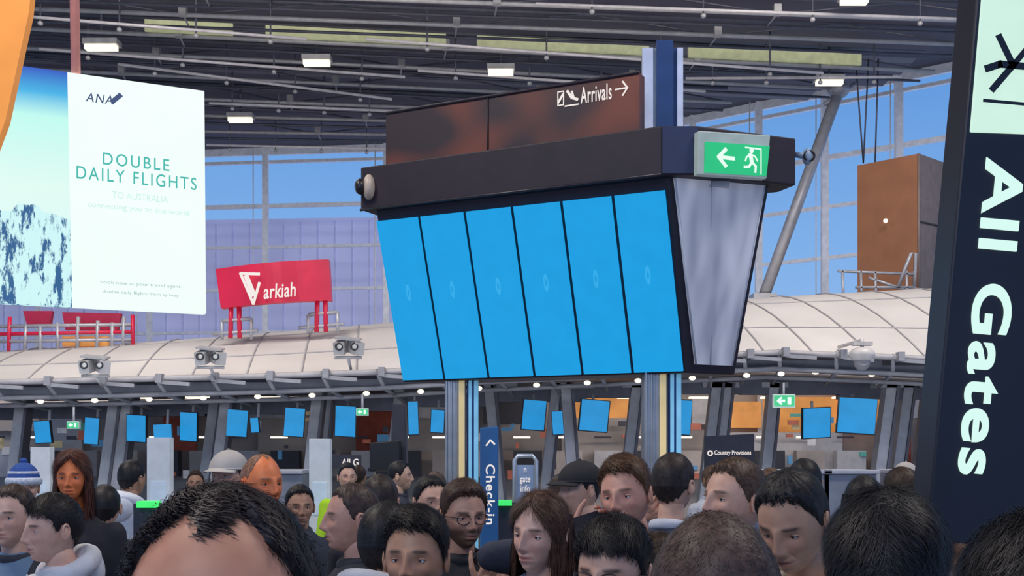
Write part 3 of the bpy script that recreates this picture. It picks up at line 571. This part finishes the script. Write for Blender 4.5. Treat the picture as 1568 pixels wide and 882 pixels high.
def skin_mat(tone,beardamt,haircol):
    key=(tone,beardamt,haircol)
    if key in _skin: return _skin[key]
    m=bpy.data.materials.new('skin'); t,n,l=nt(m); bs=n['Principled BSDF']
    at=n.new('ShaderNodeAttribute'); at.attribute_name='paint'; sp=n.new('ShaderNodeSeparateColor'); l.new(at.outputs['Color'],sp.inputs[0])
    tc=n.new('ShaderNodeTexCoord'); nz=n.new('ShaderNodeTexNoise'); nz.inputs['Scale'].default_value=28; nz.inputs['Detail'].default_value=5; l.new(tc.outputs['Object'],nz.inputs[0])
    rp=n.new('ShaderNodeValToRGB'); rp.color_ramp.elements[0].position=.3; rp.color_ramp.elements[1].position=.7
    rp.color_ramp.elements[0].color=(tone[0]*.88,tone[1]*.8,tone[2]*.78,1); rp.color_ramp.elements[1].color=(min(1,tone[0]*1.08),tone[1]*1.08,tone[2]*1.06,1); l.new(nz.outputs['Fac'],rp.inputs[0])
    def mix(prev,fac,col):
        x=n.new('ShaderNodeMixRGB'); l.new(prev,x.inputs[1]); x.inputs[2].default_value=(*col,1); l.new(fac,x.inputs[0]); return x.outputs[0]
    c=mix(rp.outputs[0],sp.outputs['Red'],(tone[0]*.66,tone[1]*.42,tone[2]*.44))
    c=mix(c,sp.outputs['Green'],tuple(h*.9 for h in haircol))
    mu=n.new('ShaderNodeMath'); mu.operation='MULTIPLY'; mu.inputs[1].default_value=beardamt; l.new(sp.outputs['Blue'],mu.inputs[0]); c=mix(c,mu.outputs[0],tuple(h*1.0 for h in haircol))
    l.new(c,bs.inputs['Base Color']); bs.inputs['Roughness'].default_value=.5
    bp=n.new('ShaderNodeBump'); bp.inputs['Strength'].default_value=.25; bp.inputs['Distance'].default_value=.002; l.new(nz.outputs['Fac'],bp.inputs['Height']); l.new(bp.outputs[0],bs.inputs['Normal'])
    bs.inputs['Subsurface Weight'].default_value=.08; bs.inputs['Subsurface Radius'].default_value=(.01,.004,.002); 
    _skin[key]=m; return m
def hair_mat(col):
    key=('hair',col)
    if key in _skin: return _skin[key]
    m=bpy.data.materials.new('hair'); t,n,l=nt(m); bs=n['Principled BSDF']; tc=n.new('ShaderNodeTexCoord'); nz=n.new('ShaderNodeTexNoise'); nz.inputs['Scale'].default_value=60; l.new(tc.outputs['Object'],nz.inputs[0])
    rp=n.new('ShaderNodeValToRGB'); rp.color_ramp.elements[0].position=.3; rp.color_ramp.elements[1].position=.75; rp.color_ramp.elements[0].color=(*[c*.6 for c in col],1); rp.color_ramp.elements[1].color=(*[c*1.6 for c in col],1)
    l.new(nz.outputs['Fac'],rp.inputs[0]); l.new(rp.outputs[0],bs.inputs['Base Color']); bs.inputs['Roughness'].default_value=.5; bs.inputs['Specular IOR Level'].default_value=.35
    bp=n.new('ShaderNodeBump'); bp.inputs['Strength'].default_value=.4; bp.inputs['Distance'].default_value=.003; l.new(nz.outputs['Fac'],bp.inputs['Height']); l.new(bp.outputs[0],bs.inputs['Normal'])
    _skin[key]=m; return m
def head_mesh(sk,female=False):
    v=HP_.copy()
    if female: v[:,0]*=.94; 
    b=MB(); b.v=[tuple(p) for p in v]; b.f=[tuple(q) for q in quads]; b.mi=[0]*len(quads); b.sm=[True]*len(quads); b.mats=[sk]
    nb=len(b.v)
    for s in(-1,1):
        R=Euler((math.radians(-10),math.radians(-8*s),math.radians(18*s)))
        b.ell((s*.0765,.012,-.006),(.009,.0175,.030),sk,R,16,14)
        b.torus((s*.082,.013,-.002),.0165,.004,sk,Euler((0,math.pi/2,math.radians(18*s))),20,8,(1.35,.85,1))
    b.tube([(0,.012,-.055),(0,.02,-.10),(0,.026,-.15),(0,.03,-.20),(0,.032,-.235)],[.047,.051,.054,.06,.075],sk,24)
    me=b.mesh('head')
    ca=me.color_attributes.new('paint','FLOAT_COLOR','POINT'); c=np.zeros((len(b.v),4)); c[:nb,0]=np.clip(lipw*.75+mouth+flush,0,1); c[:nb,1]=brow; c[:nb,2]=np.clip(beard,0,1); c[:,3]=1
    ca.data.foreach_set('color',c.ravel()); return me
HL={'short':([0,25,50,62,74,84,95,110,140,180],[.078,.080,.068,.045,.012,-.018,.022,-.02,-.06,-.078]),
 'fringe':([0,25,50,68,80,95,110,140,180],[.066,.064,.056,.036,-.012,.02,-.025,-.065,-.082]),
 'receding':([0,14,30,48,64,78,95,110,140,180],[.088,.095,.105,.095,.062,.008,.022,-.02,-.06,-.078]),
 'long':([0,15,30,60,80,100,180],[.088,.074,.058,.02,-.05,-.09,-.1])}
def hair_obj(style,col,th0,parent,nbl,length,wd=.00045,comb='down',fem=False):
    hl=HL[style]; pa=np.degrees(np.abs(ph)); zh=np.interp(pa,hl[0],hl[1]); zh=zh+.003*np.sin(ph*17)+.003*np.sin(ph*41+1)
    m=sstep(-.004,.016 if style!='receding' else .02,HZ-zh)
    nz=.5*np.sin(ph*9+HZ*60)+.5*np.sin(ph*23+HZ*25+2)+.6*np.sin(HX*160+HY*60)
    top=sstep(.0,.1,HZ); sidefac=.18 if style in('short','receding') else .4
    off=(m*(th0*(sidefac+(1.1-sidefac)*top)+.0012*nz)-(1-m)*.006).ravel()
    P=HP_+UN*off[:,None]
    if fem: P[:,0]*=.96
    mm=m.ravel(); keep=mm[quads].max(1)>0.02
    hm=hair_mat(col); V=P; Fc=[tuple(q) for q in quads[keep]]
    idx=np.where(mm>.2)[0]; wgt=np.sin(th).ravel()[idx]+.02; wgt/=wgt.sum()
    nbl=int(nbl*2)
    ch=rng.choice(idx,nbl,p=wgt); nn=UN[ch]; root=P[ch]+rng.normal(0,.0025,(nbl,3))-nn*.003
    sg=np.sign(root[:,0]+rng.normal(0,.01,nbl))
    if comb=='fwd': g=np.stack([sg*.25+.5,-.8*np.ones(nbl),-.3*np.ones(nbl)],1)
    elif comb=='back': g=np.stack([sg*.3,.9*np.ones(nbl),-.2*np.ones(nbl)],1)
    elif comb=='side': g=np.stack([.9*np.ones(nbl),-.15*np.ones(nbl),-.4*np.ones(nbl)],1)
    else: g=np.stack([sg*.6,.25*np.ones(nbl),-1*np.ones(nbl)],1)
    g+=.25*np.stack([np.sin(root[:,1]*70+root[:,2]*50),np.sin(root[:,0]*80),np.cos(root[:,0]*60+root[:,1]*40)],1)
    g+=rng.normal(0,.2,(nbl,3)); tg=g-nn*(g*nn).sum(1)[:,None]; tg/=np.linalg.norm(tg,axis=1)[:,None]+1e-9
    topw=sstep(.02,.09,root[:,2]); 
    L=(length*rng.uniform(.6,1.2,nbl)*(.45+.55*topw if style!='long' else 1))[:,None]
    sd=np.cross(nn,tg)*wd
    mid=root+tg*L*.5+nn*L*.14; tip=root+tg*L+nn*L*rng.uniform(-.08,.12,nbl)[:,None]
    VB=np.concatenate([root-sd,root+sd,mid-sd*.9,mid+sd*.9,tip]); k=len(V); a=np.arange(nbl)
    fb=[(k+i,k+nbl+i,k+3*nbl+i,k+2*nbl+i) for i in a]+[(k+2*nbl+i,k+3*nbl+i,k+4*nbl+i) for i in a]
    me=bpy.data.meshes.new('hair'); me.from_pydata(np.concatenate([V,VB]).tolist(),[],Fc+fb); me.materials.append(hm)
    me.polygons.foreach_set('use_smooth',[True]*len(me.polygons)); me.update()
    o=bpy.data.objects.new('hair',me); COL.objects.link(o); o.parent=parent
    if style=='long':
        b=MB(); rows=26; cols=60; vs=[]
        for j in range(rows):
            s=j/(rows-1); z=.05-.33*s
            for i in range(cols):
                a=math.radians(62+(298-62)*i/(cols-1)); R_=1+.16*math.sin(s*2.6)+.035*math.sin(i*1.1+s*7)+.03*math.sin(i*2.3-s*11)
                rx=.081*R_; ry=.1*R_*(1-.1*s); x=rx*math.sin(a); y=-ry*math.cos(a)
                edge=min(i,cols-1-i)/6.; 
                if edge<1: x*= .86+.14*edge; 
                vs.append((x,y+.006,z+ .008*math.sin(i*1.7)*s))
        nv_=len(vs); vs+= [(x*.88,y*.88,z) for x,y,z in vs]
        fs=[(j*cols+i,j*cols+i+1,(j+1)*cols+i+1,(j+1)*cols+i) for j in range(rows-1) for i in range(cols-1)]
        fs+=[tuple(nv_+q for q in f[::-1]) for f in fs]
        fs+=[(j*cols,(j+1)*cols,nv_+(j+1)*cols,nv_+j*cols) for j in range(rows-1)]+[((j+1)*cols-1,nv_+(j+1)*cols-1,nv_+(j+2)*cols-1,(j+2)*cols-1) for j in range(rows-1)]
        fs+=[((rows-1)*cols+i,(rows-1)*cols+i+1,nv_+(rows-1)*cols+i+1,nv_+(rows-1)*cols+i) for i in range(cols-1)]
        b.add(vs,fs,hm,True)
        for q in range(900):
            i=random.randrange(cols); p=Vector(vs[random.randrange(rows-8)*cols+i])*1.01; pts=[p.copy()]
            dx=random.uniform(-.02,.02)
            for e_ in range(1,5): 
                f_=1+.02*e_; pts.append(Vector((p.x*f_+dx*e_*.2,p.y*f_,p.z-.035*e_)))
            sdv=Vector((-p.y,p.x,0)).normalized()*.0012
            vv=[];
            for x_ in pts: vv+=[x_-sdv,x_+sdv]
            b.add(vv,[(2*e_,2*e_+1,2*e_+3,2*e_+2) for e_ in range(4)],hm,True)
        b.obj('hair_length',parent)
    return o
EW=mat('eye_white',(.6,.57,.55),.25,var=.02); EI=mat('eye_iris',(.03,.018,.01),.15)
def eyes(parent,sk):
    b=MB()
    for s in(-1,1):
        c=Vector((s*.031,-.0650,.001)); b.ell(c,(.0125,.0125,.0125),EW,None,20,14)
        b.ell(c+Vector((0,-.0085,0)),(.0058,.0048,.0058),EI,None,14,10)
        for sgn,lim in((1,.22),(-1,-.36)):
            vs=[];nu=16;nv=6
            for j in range(nv+1):
                el=math.asin(abs(lim))+(math.pi/2-math.asin(abs(lim)))*j/nv
                for i in range(nu+1):
                    az=math.radians(-85+170*i/nu); r_=.0137
                    e2=el if j else el-.3*(1-math.cos(az)) 
                    vs.append(c+Vector((r_*math.cos(e2)*math.sin(az)*1.12,-r_*math.cos(e2)*math.cos(az),sgn*r_*math.sin(e2))))
            b.add(vs,[(j*(nu+1)+i,j*(nu+1)+i+1,(j+1)*(nu+1)+i+1,(j+1)*(nu+1)+i) for j in range(nv) for i in range(nu)],sk,True)
            if sgn>0: b.tube([vs[i]+Vector((0,-.0004,0)) for i in range(2,nu-1)],.0007,EI,6)
    b.obj('eyes',parent)
def to_remesh(b,name,vox,smooth=4):
    me=b.mesh(name); o=bpy.data.objects.new(name,me); COL.objects.link(o)
    r=o.modifiers.new('r','REMESH'); r.mode='VOXEL'; r.voxel_size=vox; r.use_smooth_shade=True
    s=o.modifiers.new('s','SMOOTH'); s.iterations=smooth; s.factor=.5
    bpy.context.view_layer.update(); dg=bpy.context.evaluated_depsgraph_get(); m2=bpy.data.meshes.new_from_object(o.evaluated_get(dg)); bpy.data.objects.remove(o)
    return m2
def hand_mesh(curl):
    b=MB(); m_=EW
    b.capsule((0,0,-.02),(0,0,.03),.024,.028,m_)
    for x in(-.03,-.012,.008,.026): b.capsule((x*.6,0,.02),(x,0,.085),.014,.0115,m_)
    for x,L,sp in((-.033,.062,-.06),(-.012,.078,-.02),(.009,.084,.02),(.029,.075,.05)):
        p=Vector((x,0,.088)); a=0; seg=[.46,.3,.24]; r=[.0095,.0085,.0078,.0068]
        for k in range(3):
            a+=curl[k]; dv=Vector((sp*math.cos(a),-math.sin(a),math.cos(a))); q=p+dv*L*seg[k]*1.05; b.capsule(p,q,r[k],r[k+1],m_,10); p=q
    p=Vector((.024,-.004,.02)); 
    for dv,L,r0,r1 in((Vector((.65,-.45,.6)),.04,.0145,.0115),(Vector((.45,-.5,.75)),.032,.011,.0095),(Vector((.2,-.6,.8)),.026,.0095,.007)):
        q=p+dv.normalized()*L; b.capsule(p,q,r0,r1,m_,10); p=q
    return to_remesh(b,'hand',.0032,2)
HAND_R=hand_mesh([.25,.35,.25]); HAND_G=hand_mesh([.75,.9,.6])
def ik(S_,T_,l1,l2,pole):
    dv=T_-S_; dist=min(dv.length,(l1+l2)*.995); dn_=dv.normalized(); T_=S_+dn_*dist
    a=(l1*l1-l2*l2+dist*dist)/(2*dist); h=math.sqrt(max(0,l1*l1-a*a)); pl=Vector(pole); pl=(pl-dn_*pl.dot(dn_)).normalized()
    return S_+dn_*a+pl*h,T_
def cloth_mat(main,shirt,trous,vwid):
    m=bpy.data.materials.new('clothing'); t,n,l=nt(m); bs=n['Principled BSDF']; bs.inputs['Roughness'].default_value=.85
    tc=n.new('ShaderNodeTexCoord'); sp=n.new('ShaderNodeSeparateXYZ'); l.new(tc.outputs['Object'],sp.inputs[0])
    nz=n.new('ShaderNodeTexNoise'); nz.inputs['Scale'].default_value=7; nz.inputs['Detail'].default_value=4; l.new(tc.outputs['Object'],nz.inputs[0])
    def M(op,a,b_=None,c=None):
        x=n.new('ShaderNodeMath'); x.operation=op
        for i,v in enumerate((a,b_,c)):
            if v is None: continue
            if isinstance(v,(int,float)): x.inputs[i].default_value=v
            else: l.new(v,x.inputs[i])
        return x.outputs[0]
    def mix(f,a,c2):
        x=n.new('ShaderNodeMixRGB'); l.new(f,x.inputs[0])
        if isinstance(a,tuple): x.inputs[1].default_value=(*a,1)
        else: l.new(a,x.inputs[1])
        x.inputs[2].default_value=(*c2,1); return x.outputs[0]
    c=mix(nz.outputs['Fac'],tuple(q*.8 for q in main),tuple(min(1,q*1.25) for q in main))
    if shirt:
        wz=M('MULTIPLY_ADD',sp.outputs['Z'],vwid,-1.12*vwid+.012); fx=M('LESS_THAN',M('ABSOLUTE',sp.outputs['X']),wz); fy=M('LESS_THAN',sp.outputs['Y'],-.02); c=mix(M('MULTIPLY',fx,fy),c,shirt)
    c=mix(M('LESS_THAN',sp.outputs['Z'],.92),c,trous)
    c=mix(M('LESS_THAN',sp.outputs['Z'],.085),c,(.03,.03,.03))
    l.new(c,bs.inputs['Base Color']); bp=n.new('ShaderNodeBump'); bp.inputs['Strength'].default_value=.5; bp.inputs['Distance'].default_value=.03; l.new(nz.outputs['Fac'],bp.inputs['Height']); l.new(bp.outputs[0],bs.inputs['Normal'])
    return m
FOLD=bpy.data.textures.new('fold','CLOUDS'); FOLD.noise_scale=.12
def person(name,px,top,d,yaw=0,tone=(.62,.36,.25),hair='short',hcol=(.02,.014,.01),hth=.014,nbl=1800,hlen=.022,comb='down',main=(.03,.03,.04),shirt=None,vw=.3,trous=(.03,.035,.06),
           hyaw=0,pitch=0,roll=0,female=False,beardamt=0,glasses=False,cap=None,beanie=None,hood=None,arms=None,phone=None,hs=1.0,collar=None):
    x=(px-784)/F*d; zt=CH+(690-top)/F*d-.012; sc=zt/1.75
    root=empty(name,(x,d,0)); root.rotation_euler=(0,0,math.radians(yaw)); root.scale=(sc,sc,sc)
    sk=skin_mat(tone,beardamt,hcol)
    hd=bpy.data.objects.new('head',head_mesh(sk,female)); COL.objects.link(hd); hd.parent=root
    k=hs/sc*(.96 if female else 1); kx=random.uniform(.96,1.04); hd.scale=(k*kx,k,k); hd.location=(0,-.012,1.75-.117*k); hd.rotation_euler=(math.radians(pitch),math.radians(roll),math.radians(hyaw))
    if hair: hair_obj(hair,hcol,hth,hd,nbl,hlen,comb=comb,fem=female)
    eyes(hd,sk)
    if glasses:
        b=MB(); 
        for s in(-1,1):
            b.torus((s*.032,-.093,.0),.022,.0018,blk,Euler((math.pi/2,0,0)),24,6,(1.1,.85,1)); b.tube([(s*.056,-.09,.006),(s*.079,-.04,.006),(s*.082,.01,.0)],.0018,blk,6)
        b.tube([(-.009,-.098,.003),(.009,-.098,.003)],.0018,blk,6); b.obj('glasses',hd)
    if cap:
        cm=mat('cap_fabric_%.2f'%cap[0],cap,.8); b=MB(); b.ell((0,.004,.035),(.089,.113,.098),cm,Euler((math.radians(6),0,0)),28,12,0); 
        vs=[];
        for j in range(5):
            for i in range(17):
                a=math.radians(-62+124*i/16); vs.append((.088*math.sin(a)*(1+.02*j),-.1*math.cos(a)-.018*j*math.cos(a)**1.5 -.0,.04-.004*j-.012*abs(math.sin(a))**2))
        b.add(vs,[(j*17+i,j*17+i+1,(j+1)*17+i+1,(j+1)*17+i) for j in range(4) for i in range(16)],cm,True); b.torus((0,.004,.037),.1,.005,cm,None,28,8,(.89,1.13,1)); b.ell((0,.0,.135),(.008,.008,.005),cm); co_=b.obj('cap',hd); so=co_.modifiers.new('s','SOLIDIFY'); so.thickness=.003
    if beanie:
        b=MB(); m1=mat('beanie_knit',beanie,.9,bump=.6,scale=60); m2=mat('beanie_band',(.6,.65,.75),.9,bump=.5,scale=60)
        b.ell((0,.006,.03),(.093,.112,.115),m1,None,30,12,0); b.torus((0,.004,.038),.1,.014,m2,None,32,8,(.9,1.1,1.5)); b.torus((0,.006,.085),.085,.008,m2,None,32,8,(.92,1.1,1.2)); b.ell((0,.006,.15),(.022,.022,.02),m1); b.obj('beanie',hd)
    cm=cloth_mat(main,shirt,trous,vw); b=MB(); f=.9 if female else 1
    rings=[(.84,.15,.115,0),(.95,.168,.12,0),(1.05,.155*f,.11,0),(1.18,.165*f,.118,-.003),(1.30,.188*f,.125,-.004),(1.38,.195*f,.115,0),(1.425,.16*f,.098,.008),(1.46,.10,.078,.015),(1.495,.066,.064,.02)]
    vs=[];sg=28
    for z,a,c,yc in rings:
        for i in range(sg):
            t_=2*math.pi*i/sg; cx=math.copysign(abs(math.cos(t_))**.8,math.cos(t_)); sy=math.copysign(abs(math.sin(t_))**.8,math.sin(t_)); vs.append((a*cx,c*sy+yc,z))
    n_r=len(rings); fs=[(j*sg+i,j*sg+(i+1)%sg,(j+1)*sg+(i+1)%sg,(j+1)*sg+i) for j in range(n_r-1) for i in range(sg)]+[tuple(reversed(range(sg))),tuple((n_r-1)*sg+i for i in range(sg))]
    b.add(vs,fs,cm,True)
    arms=arms or {}
    hands=[]
    for s,key in((1,'L'),(-1,'R')):
        Sh=Vector((s*.185*f,.0,1.385)); T_=arms.get(key)
        if T_ is None: T_=Vector((s*.25,-.06,.86)); pole=(s*.3,1,0)
        else: T_=Vector(T_); pole=(s*.9,.1,-1)
        E_,T_=ik(Sh,T_,.285,.25,pole)
        b.capsule(Sh,E_,.066,.052,cm); b.capsule(E_,T_,.052,.036,cm); hands.append((s,E_,T_,key in arms))
        H_=Vector((s*.088,0,.9)); K_=Vector((s*.1,-.015,.5)); A_=Vector((s*.105,.01,.1))
        b.capsule(H_,K_,.098,.068,cm); b.capsule(K_,A_,.066,.05,cm); b.ell((s*.108,-.05,.045),(.048,.13,.045),cm)
    me=b.mesh('body'); bo=bpy.data.objects.new('body',me); COL.objects.link(bo); bo.parent=root
    r=bo.modifiers.new('r','REMESH'); r.mode='VOXEL'; r.voxel_size=.016; r.use_smooth_shade=True
    s_=bo.modifiers.new('s','SMOOTH'); s_.iterations=5; s_.factor=.5
    dm=bo.modifiers.new('d','DISPLACE'); dm.texture=FOLD; dm.strength=.022; dm.mid_level=.5; dm.texture_coords='LOCAL'
    cc=mat('collar_%.2f_%.2f_%.2f'%tuple(collar or main),tuple(collar or main),.85)
    b=MB(); b.torus((0,.012,1.478),.07,.014,cc,Euler((math.radians(14),0,0)),28,8,(1.03,1,1.5))
    if hood:
        hm_=mat('hood_%.2f_%.2f_%.2f'%tuple(hood),hood,.9,bump=.4,scale=12)
        b.torus((0,.05,1.485),.092,.032,hm_,Euler((math.radians(28),0,0)),30,12,(1.12,1.0,1.2)); b.ell((0,.12,1.46),(.11,.055,.1),hm_)
        for s in(-1,1): b.tube([(s*.04,-.09,1.46),(s*.042,-.125,1.38),(s*.045,-.135,1.30)],.004,hm_,6)
    b.obj('collar',root)
    for s,E_,T_,posed in hands:
        me=(HAND_G if posed else HAND_R).copy(); me.materials.clear(); me.materials.append(sk); h=bpy.data.objects.new('hand',me); COL.objects.link(h); h.parent=root
        z_=(T_-E_).normalized()
        if posed:
            palm=(Vector((0,-.02,1.62))-T_); z_=(z_+Vector((0,0,.4))).normalized()
        else: palm=Vector((-s,0,0))
        y_=-(palm-z_*palm.dot(z_)).normalized(); x_=y_.cross(z_)
        M3=Matrix((x_,y_,z_)).transposed()
        mm=Matrix.Translation(T_+z_*.02)@M3.to_4x4()
        want=Vector((0,-1,.6)) if not posed else Vector((0,0.2,1)) 
        if x_.dot(want)<0: mm=mm@Matrix.Diagonal((-1,1,1,1))
        h.matrix_local=mm
        if posed and phone==('L' if s>0 else 'R'):
            b=MB(); c=T_+z_*.09-y_*.032; b.box(c,(.074,.009,.15),mat('phone_glass',(.02,.02,.03),.15),Matrix((x_,y_,z_)).transposed()@Matrix.Rotation(math.radians(15),3,'Y')); b.obj('phone',root,.003)
    return root
LS=(.70,.42,.31); TAN=(.45,.25,.16); BRN=(.30,.16,.10); ORG_LIT=(.85,.24,.08)  # the orange tone paints the display's orange light into the skin
BLK=(.012,.010,.012); DBR=(.04,.022,.014); MBR=(.10,.055,.032)
P_=person
P_('balding_man',347,737,.98,0,(.60,.29,.19),'receding',(.03,.022,.024),.010,13000,.013,'side',main=(.03,.03,.05),pitch=3,hs=1.04)
P_('man_with_buzz_cut',1097,774,1.27,178,LS,'short',(.07,.042,.036),.004,18000,.006,'down',main=(.05,.05,.07))
P_('dark_haired_person',1357,757,1.6,160,TAN,'fringe',(.012,.011,.015),.018,12000,.035,'down',main=(.03,.03,.04),hs=1.02)
P_('dark_haired_person',1612,795,1.15,190,TAN,'fringe',(.012,.011,.015),.018,9000,.03,main=(.04,.04,.05))
P_('brown_haired_person',1476,838,2.15,170,LS,'fringe',(.07,.035,.025),.016,4000,.03,main=(.05,.04,.05))
P_('man_in_black_tshirt',636,778,2.8,12,TAN,'short',BLK,.022,3500,.03,'side',main=(.02,.02,.03),hyaw=-22,pitch=-2,beardamt=.25,collar=(.25,.04,.05))
P_('person_in_grey_hoodie',590,768,3.27,150,LS,'fringe',BLK,.012,2500,.02,main=(.38,.4,.46),hood=(.42,.44,.5))
P_('short_haired_man',545,738,3.85,-70,(.58,.32,.24),'short',(.05,.03,.025),.008,2800,.010,'down',main=(.03,.03,.04))
P_('woman_with_long_hair',829,750,3.15,-8,(.74,.46,.37),'long',(.08,.038,.026),.012,2500,.05,'down',main=(.30,.40,.58),shirt=(.75,.78,.85),vw=.22,female=True,hyaw=-26,pitch=4,roll=4)
P_('man_with_glasses',708,736,4.0,18,(.50,.28,.2),'short',(.06,.03,.02),.020,2500,.03,'back',main=(.012,.012,.018),hyaw=5,pitch=4,glasses=True,beardamt=.85,arms={'L':(.09,-.26,1.38),'R':(-.03,-.27,1.38)},phone='L')
P_('dark_haired_man',658,728,5.4,20,LS,'short',BLK,.014,1500,.02,main=(.03,.03,.04),hyaw=10)
P_('man_on_phone',960,698,3.55,-20,(.72,.38,.28),'short',(.11,.055,.03),.020,2800,.03,'side',main=(.03,.035,.06),shirt=(.2,.2,.28),vw=.2,hyaw=-8,pitch=2,roll=-6,arms={'R':(-.17,-.07,1.49)},phone='R')
P_('man_in_black_cap',891,706,5.0,-60,LS,'short',BLK,.008,1500,.015,main=(.55,.55,.6),cap=(.015,.015,.02))
P_('man_on_phone_facing_away',1029,694,4.35,150,LS,'short',(.03,.02,.018),.014,2500,.018,main=(.05,.06,.1),collar=(.6,.62,.7),arms={'L':(.16,-.06,1.50)},phone='L')
P_('short_haired_man',1130,700,3.25,-62,(.68,.4,.3),'short',(.08,.045,.03),.012,2800,.015,'side',main=(.03,.03,.045),pitch=-4,beardamt=.15)
P_('man_in_cream_hoodie',1218,716,2.62,-35,(.50,.29,.2),'short',BLK,.014,5000,.010,'down',main=(.6,.56,.47),hood=(.66,.62,.52),pitch=24,hyaw=-5)
P_('person_with_glasses',944,790,2.5,-30,(.6,.36,.27),'fringe',BLK,.018,4500,.03,'fwd',main=(.03,.03,.045),glasses=True,pitch=6)
P_('person_with_dark_hair',1003,816,3.0,110,LS,'fringe',DBR,.014,2500,.03,main=(.05,.05,.06))
P_('person_in_white_hoodie',86,756,3.95,-40,(.68,.42,.33),'fringe',BLK,.016,2500,.03,'fwd',main=(.6,.6,.64),hood=(.66,.66,.7),hyaw=-5,pitch=3)
P_('man_in_dark_jacket',21,740,4.2,8,(.62,.4,.33),'short',(.05,.03,.025),.010,2500,.014,main=(.03,.035,.05),shirt=(.12,.2,.32),vw=.22,hyaw=-15)
P_('long_haired_person_in_dark_coat',112,690,5.0,10,ORG_LIT,'long',(.10,.03,.02),.018,2500,.05,main=(.02,.02,.03),female=True)
P_('person_in_white_hoodie',200,704,7.2,160,TAN,'short',BLK,.012,1000,.02,main=(.7,.73,.8),hood=(.75,.77,.84))
P_('person_in_beanie',36,712,6.2,30,LS,None,BLK,main=(.1,.15,.3),beanie=(.03,.09,.35))
P_('bald_man',398,692,4.4,45,ORG_LIT,'receding',(.25,.12,.07),.003,1500,.006,main=(.04,.04,.06))
P_('person_in_pale_cap',352,690,5.6,-20,(.7,.4,.3),'short',MBR,.01,1000,.02,main=(.2,.2,.25),cap=(.5,.46,.43))
P_('dark_haired_man',582,727,5.0,190,LS,'short',(.03,.02,.018),.014,1500,.02,main=(.03,.03,.04))
P_('dark_haired_man',458,742,6.2,20,TAN,'short',BLK,.014,1200,.02,main=(.04,.05,.07))
P_('dark_haired_person',1384,716,5.2,200,TAN,'fringe',DBR,.015,1500,.03,main=(.04,.04,.06))
P_('dark_haired_person',1322,728,4.5,150,TAN,'long',BLK,.012,1500,.03,main=(.05,.04,.05),female=True)
P_('dark_haired_person',1233,702,5.6,180,TAN,'short',BLK,.012,1200,.02,main=(.1,.1,.12))
P_('dark_haired_person',1425,728,6.2,170,LS,'short',DBR,.014,1000,.02,main=(.04,.05,.1))
P_('person_in_pale_cap',1386,708,9.0,20,LS,'short',MBR,.01,600,.02,main=(.3,.3,.4),cap=(.5,.46,.43))
HV=(.5,.85,.03)
for i,(px,top,d,yaw,c) in enumerate([(531,708,9.5,20,HV),(548,712,11,170,HV),(668,722,8.6,-30,HV),(610,705,9,90,(.04,.04,.06)),(300,720,11,10,(.1,.1,.2)),(1090,712,9,30,(.5,.5,.55)),(1480,712,8,200,(.05,.05,.08)),(860,726,7,200,(.03,.03,.04)),(1178,716,7.4,20,(.1,.12,.2)),(160,742,5.9,200,(.03,.03,.04))]):
    P_('hi_vis_worker' if c==HV else 'distant_traveller',px,top,d,yaw,[LS,TAN,BRN][i%3],'short',[BLK,DBR,MBR][i%3],.012,500,.02,main=c)
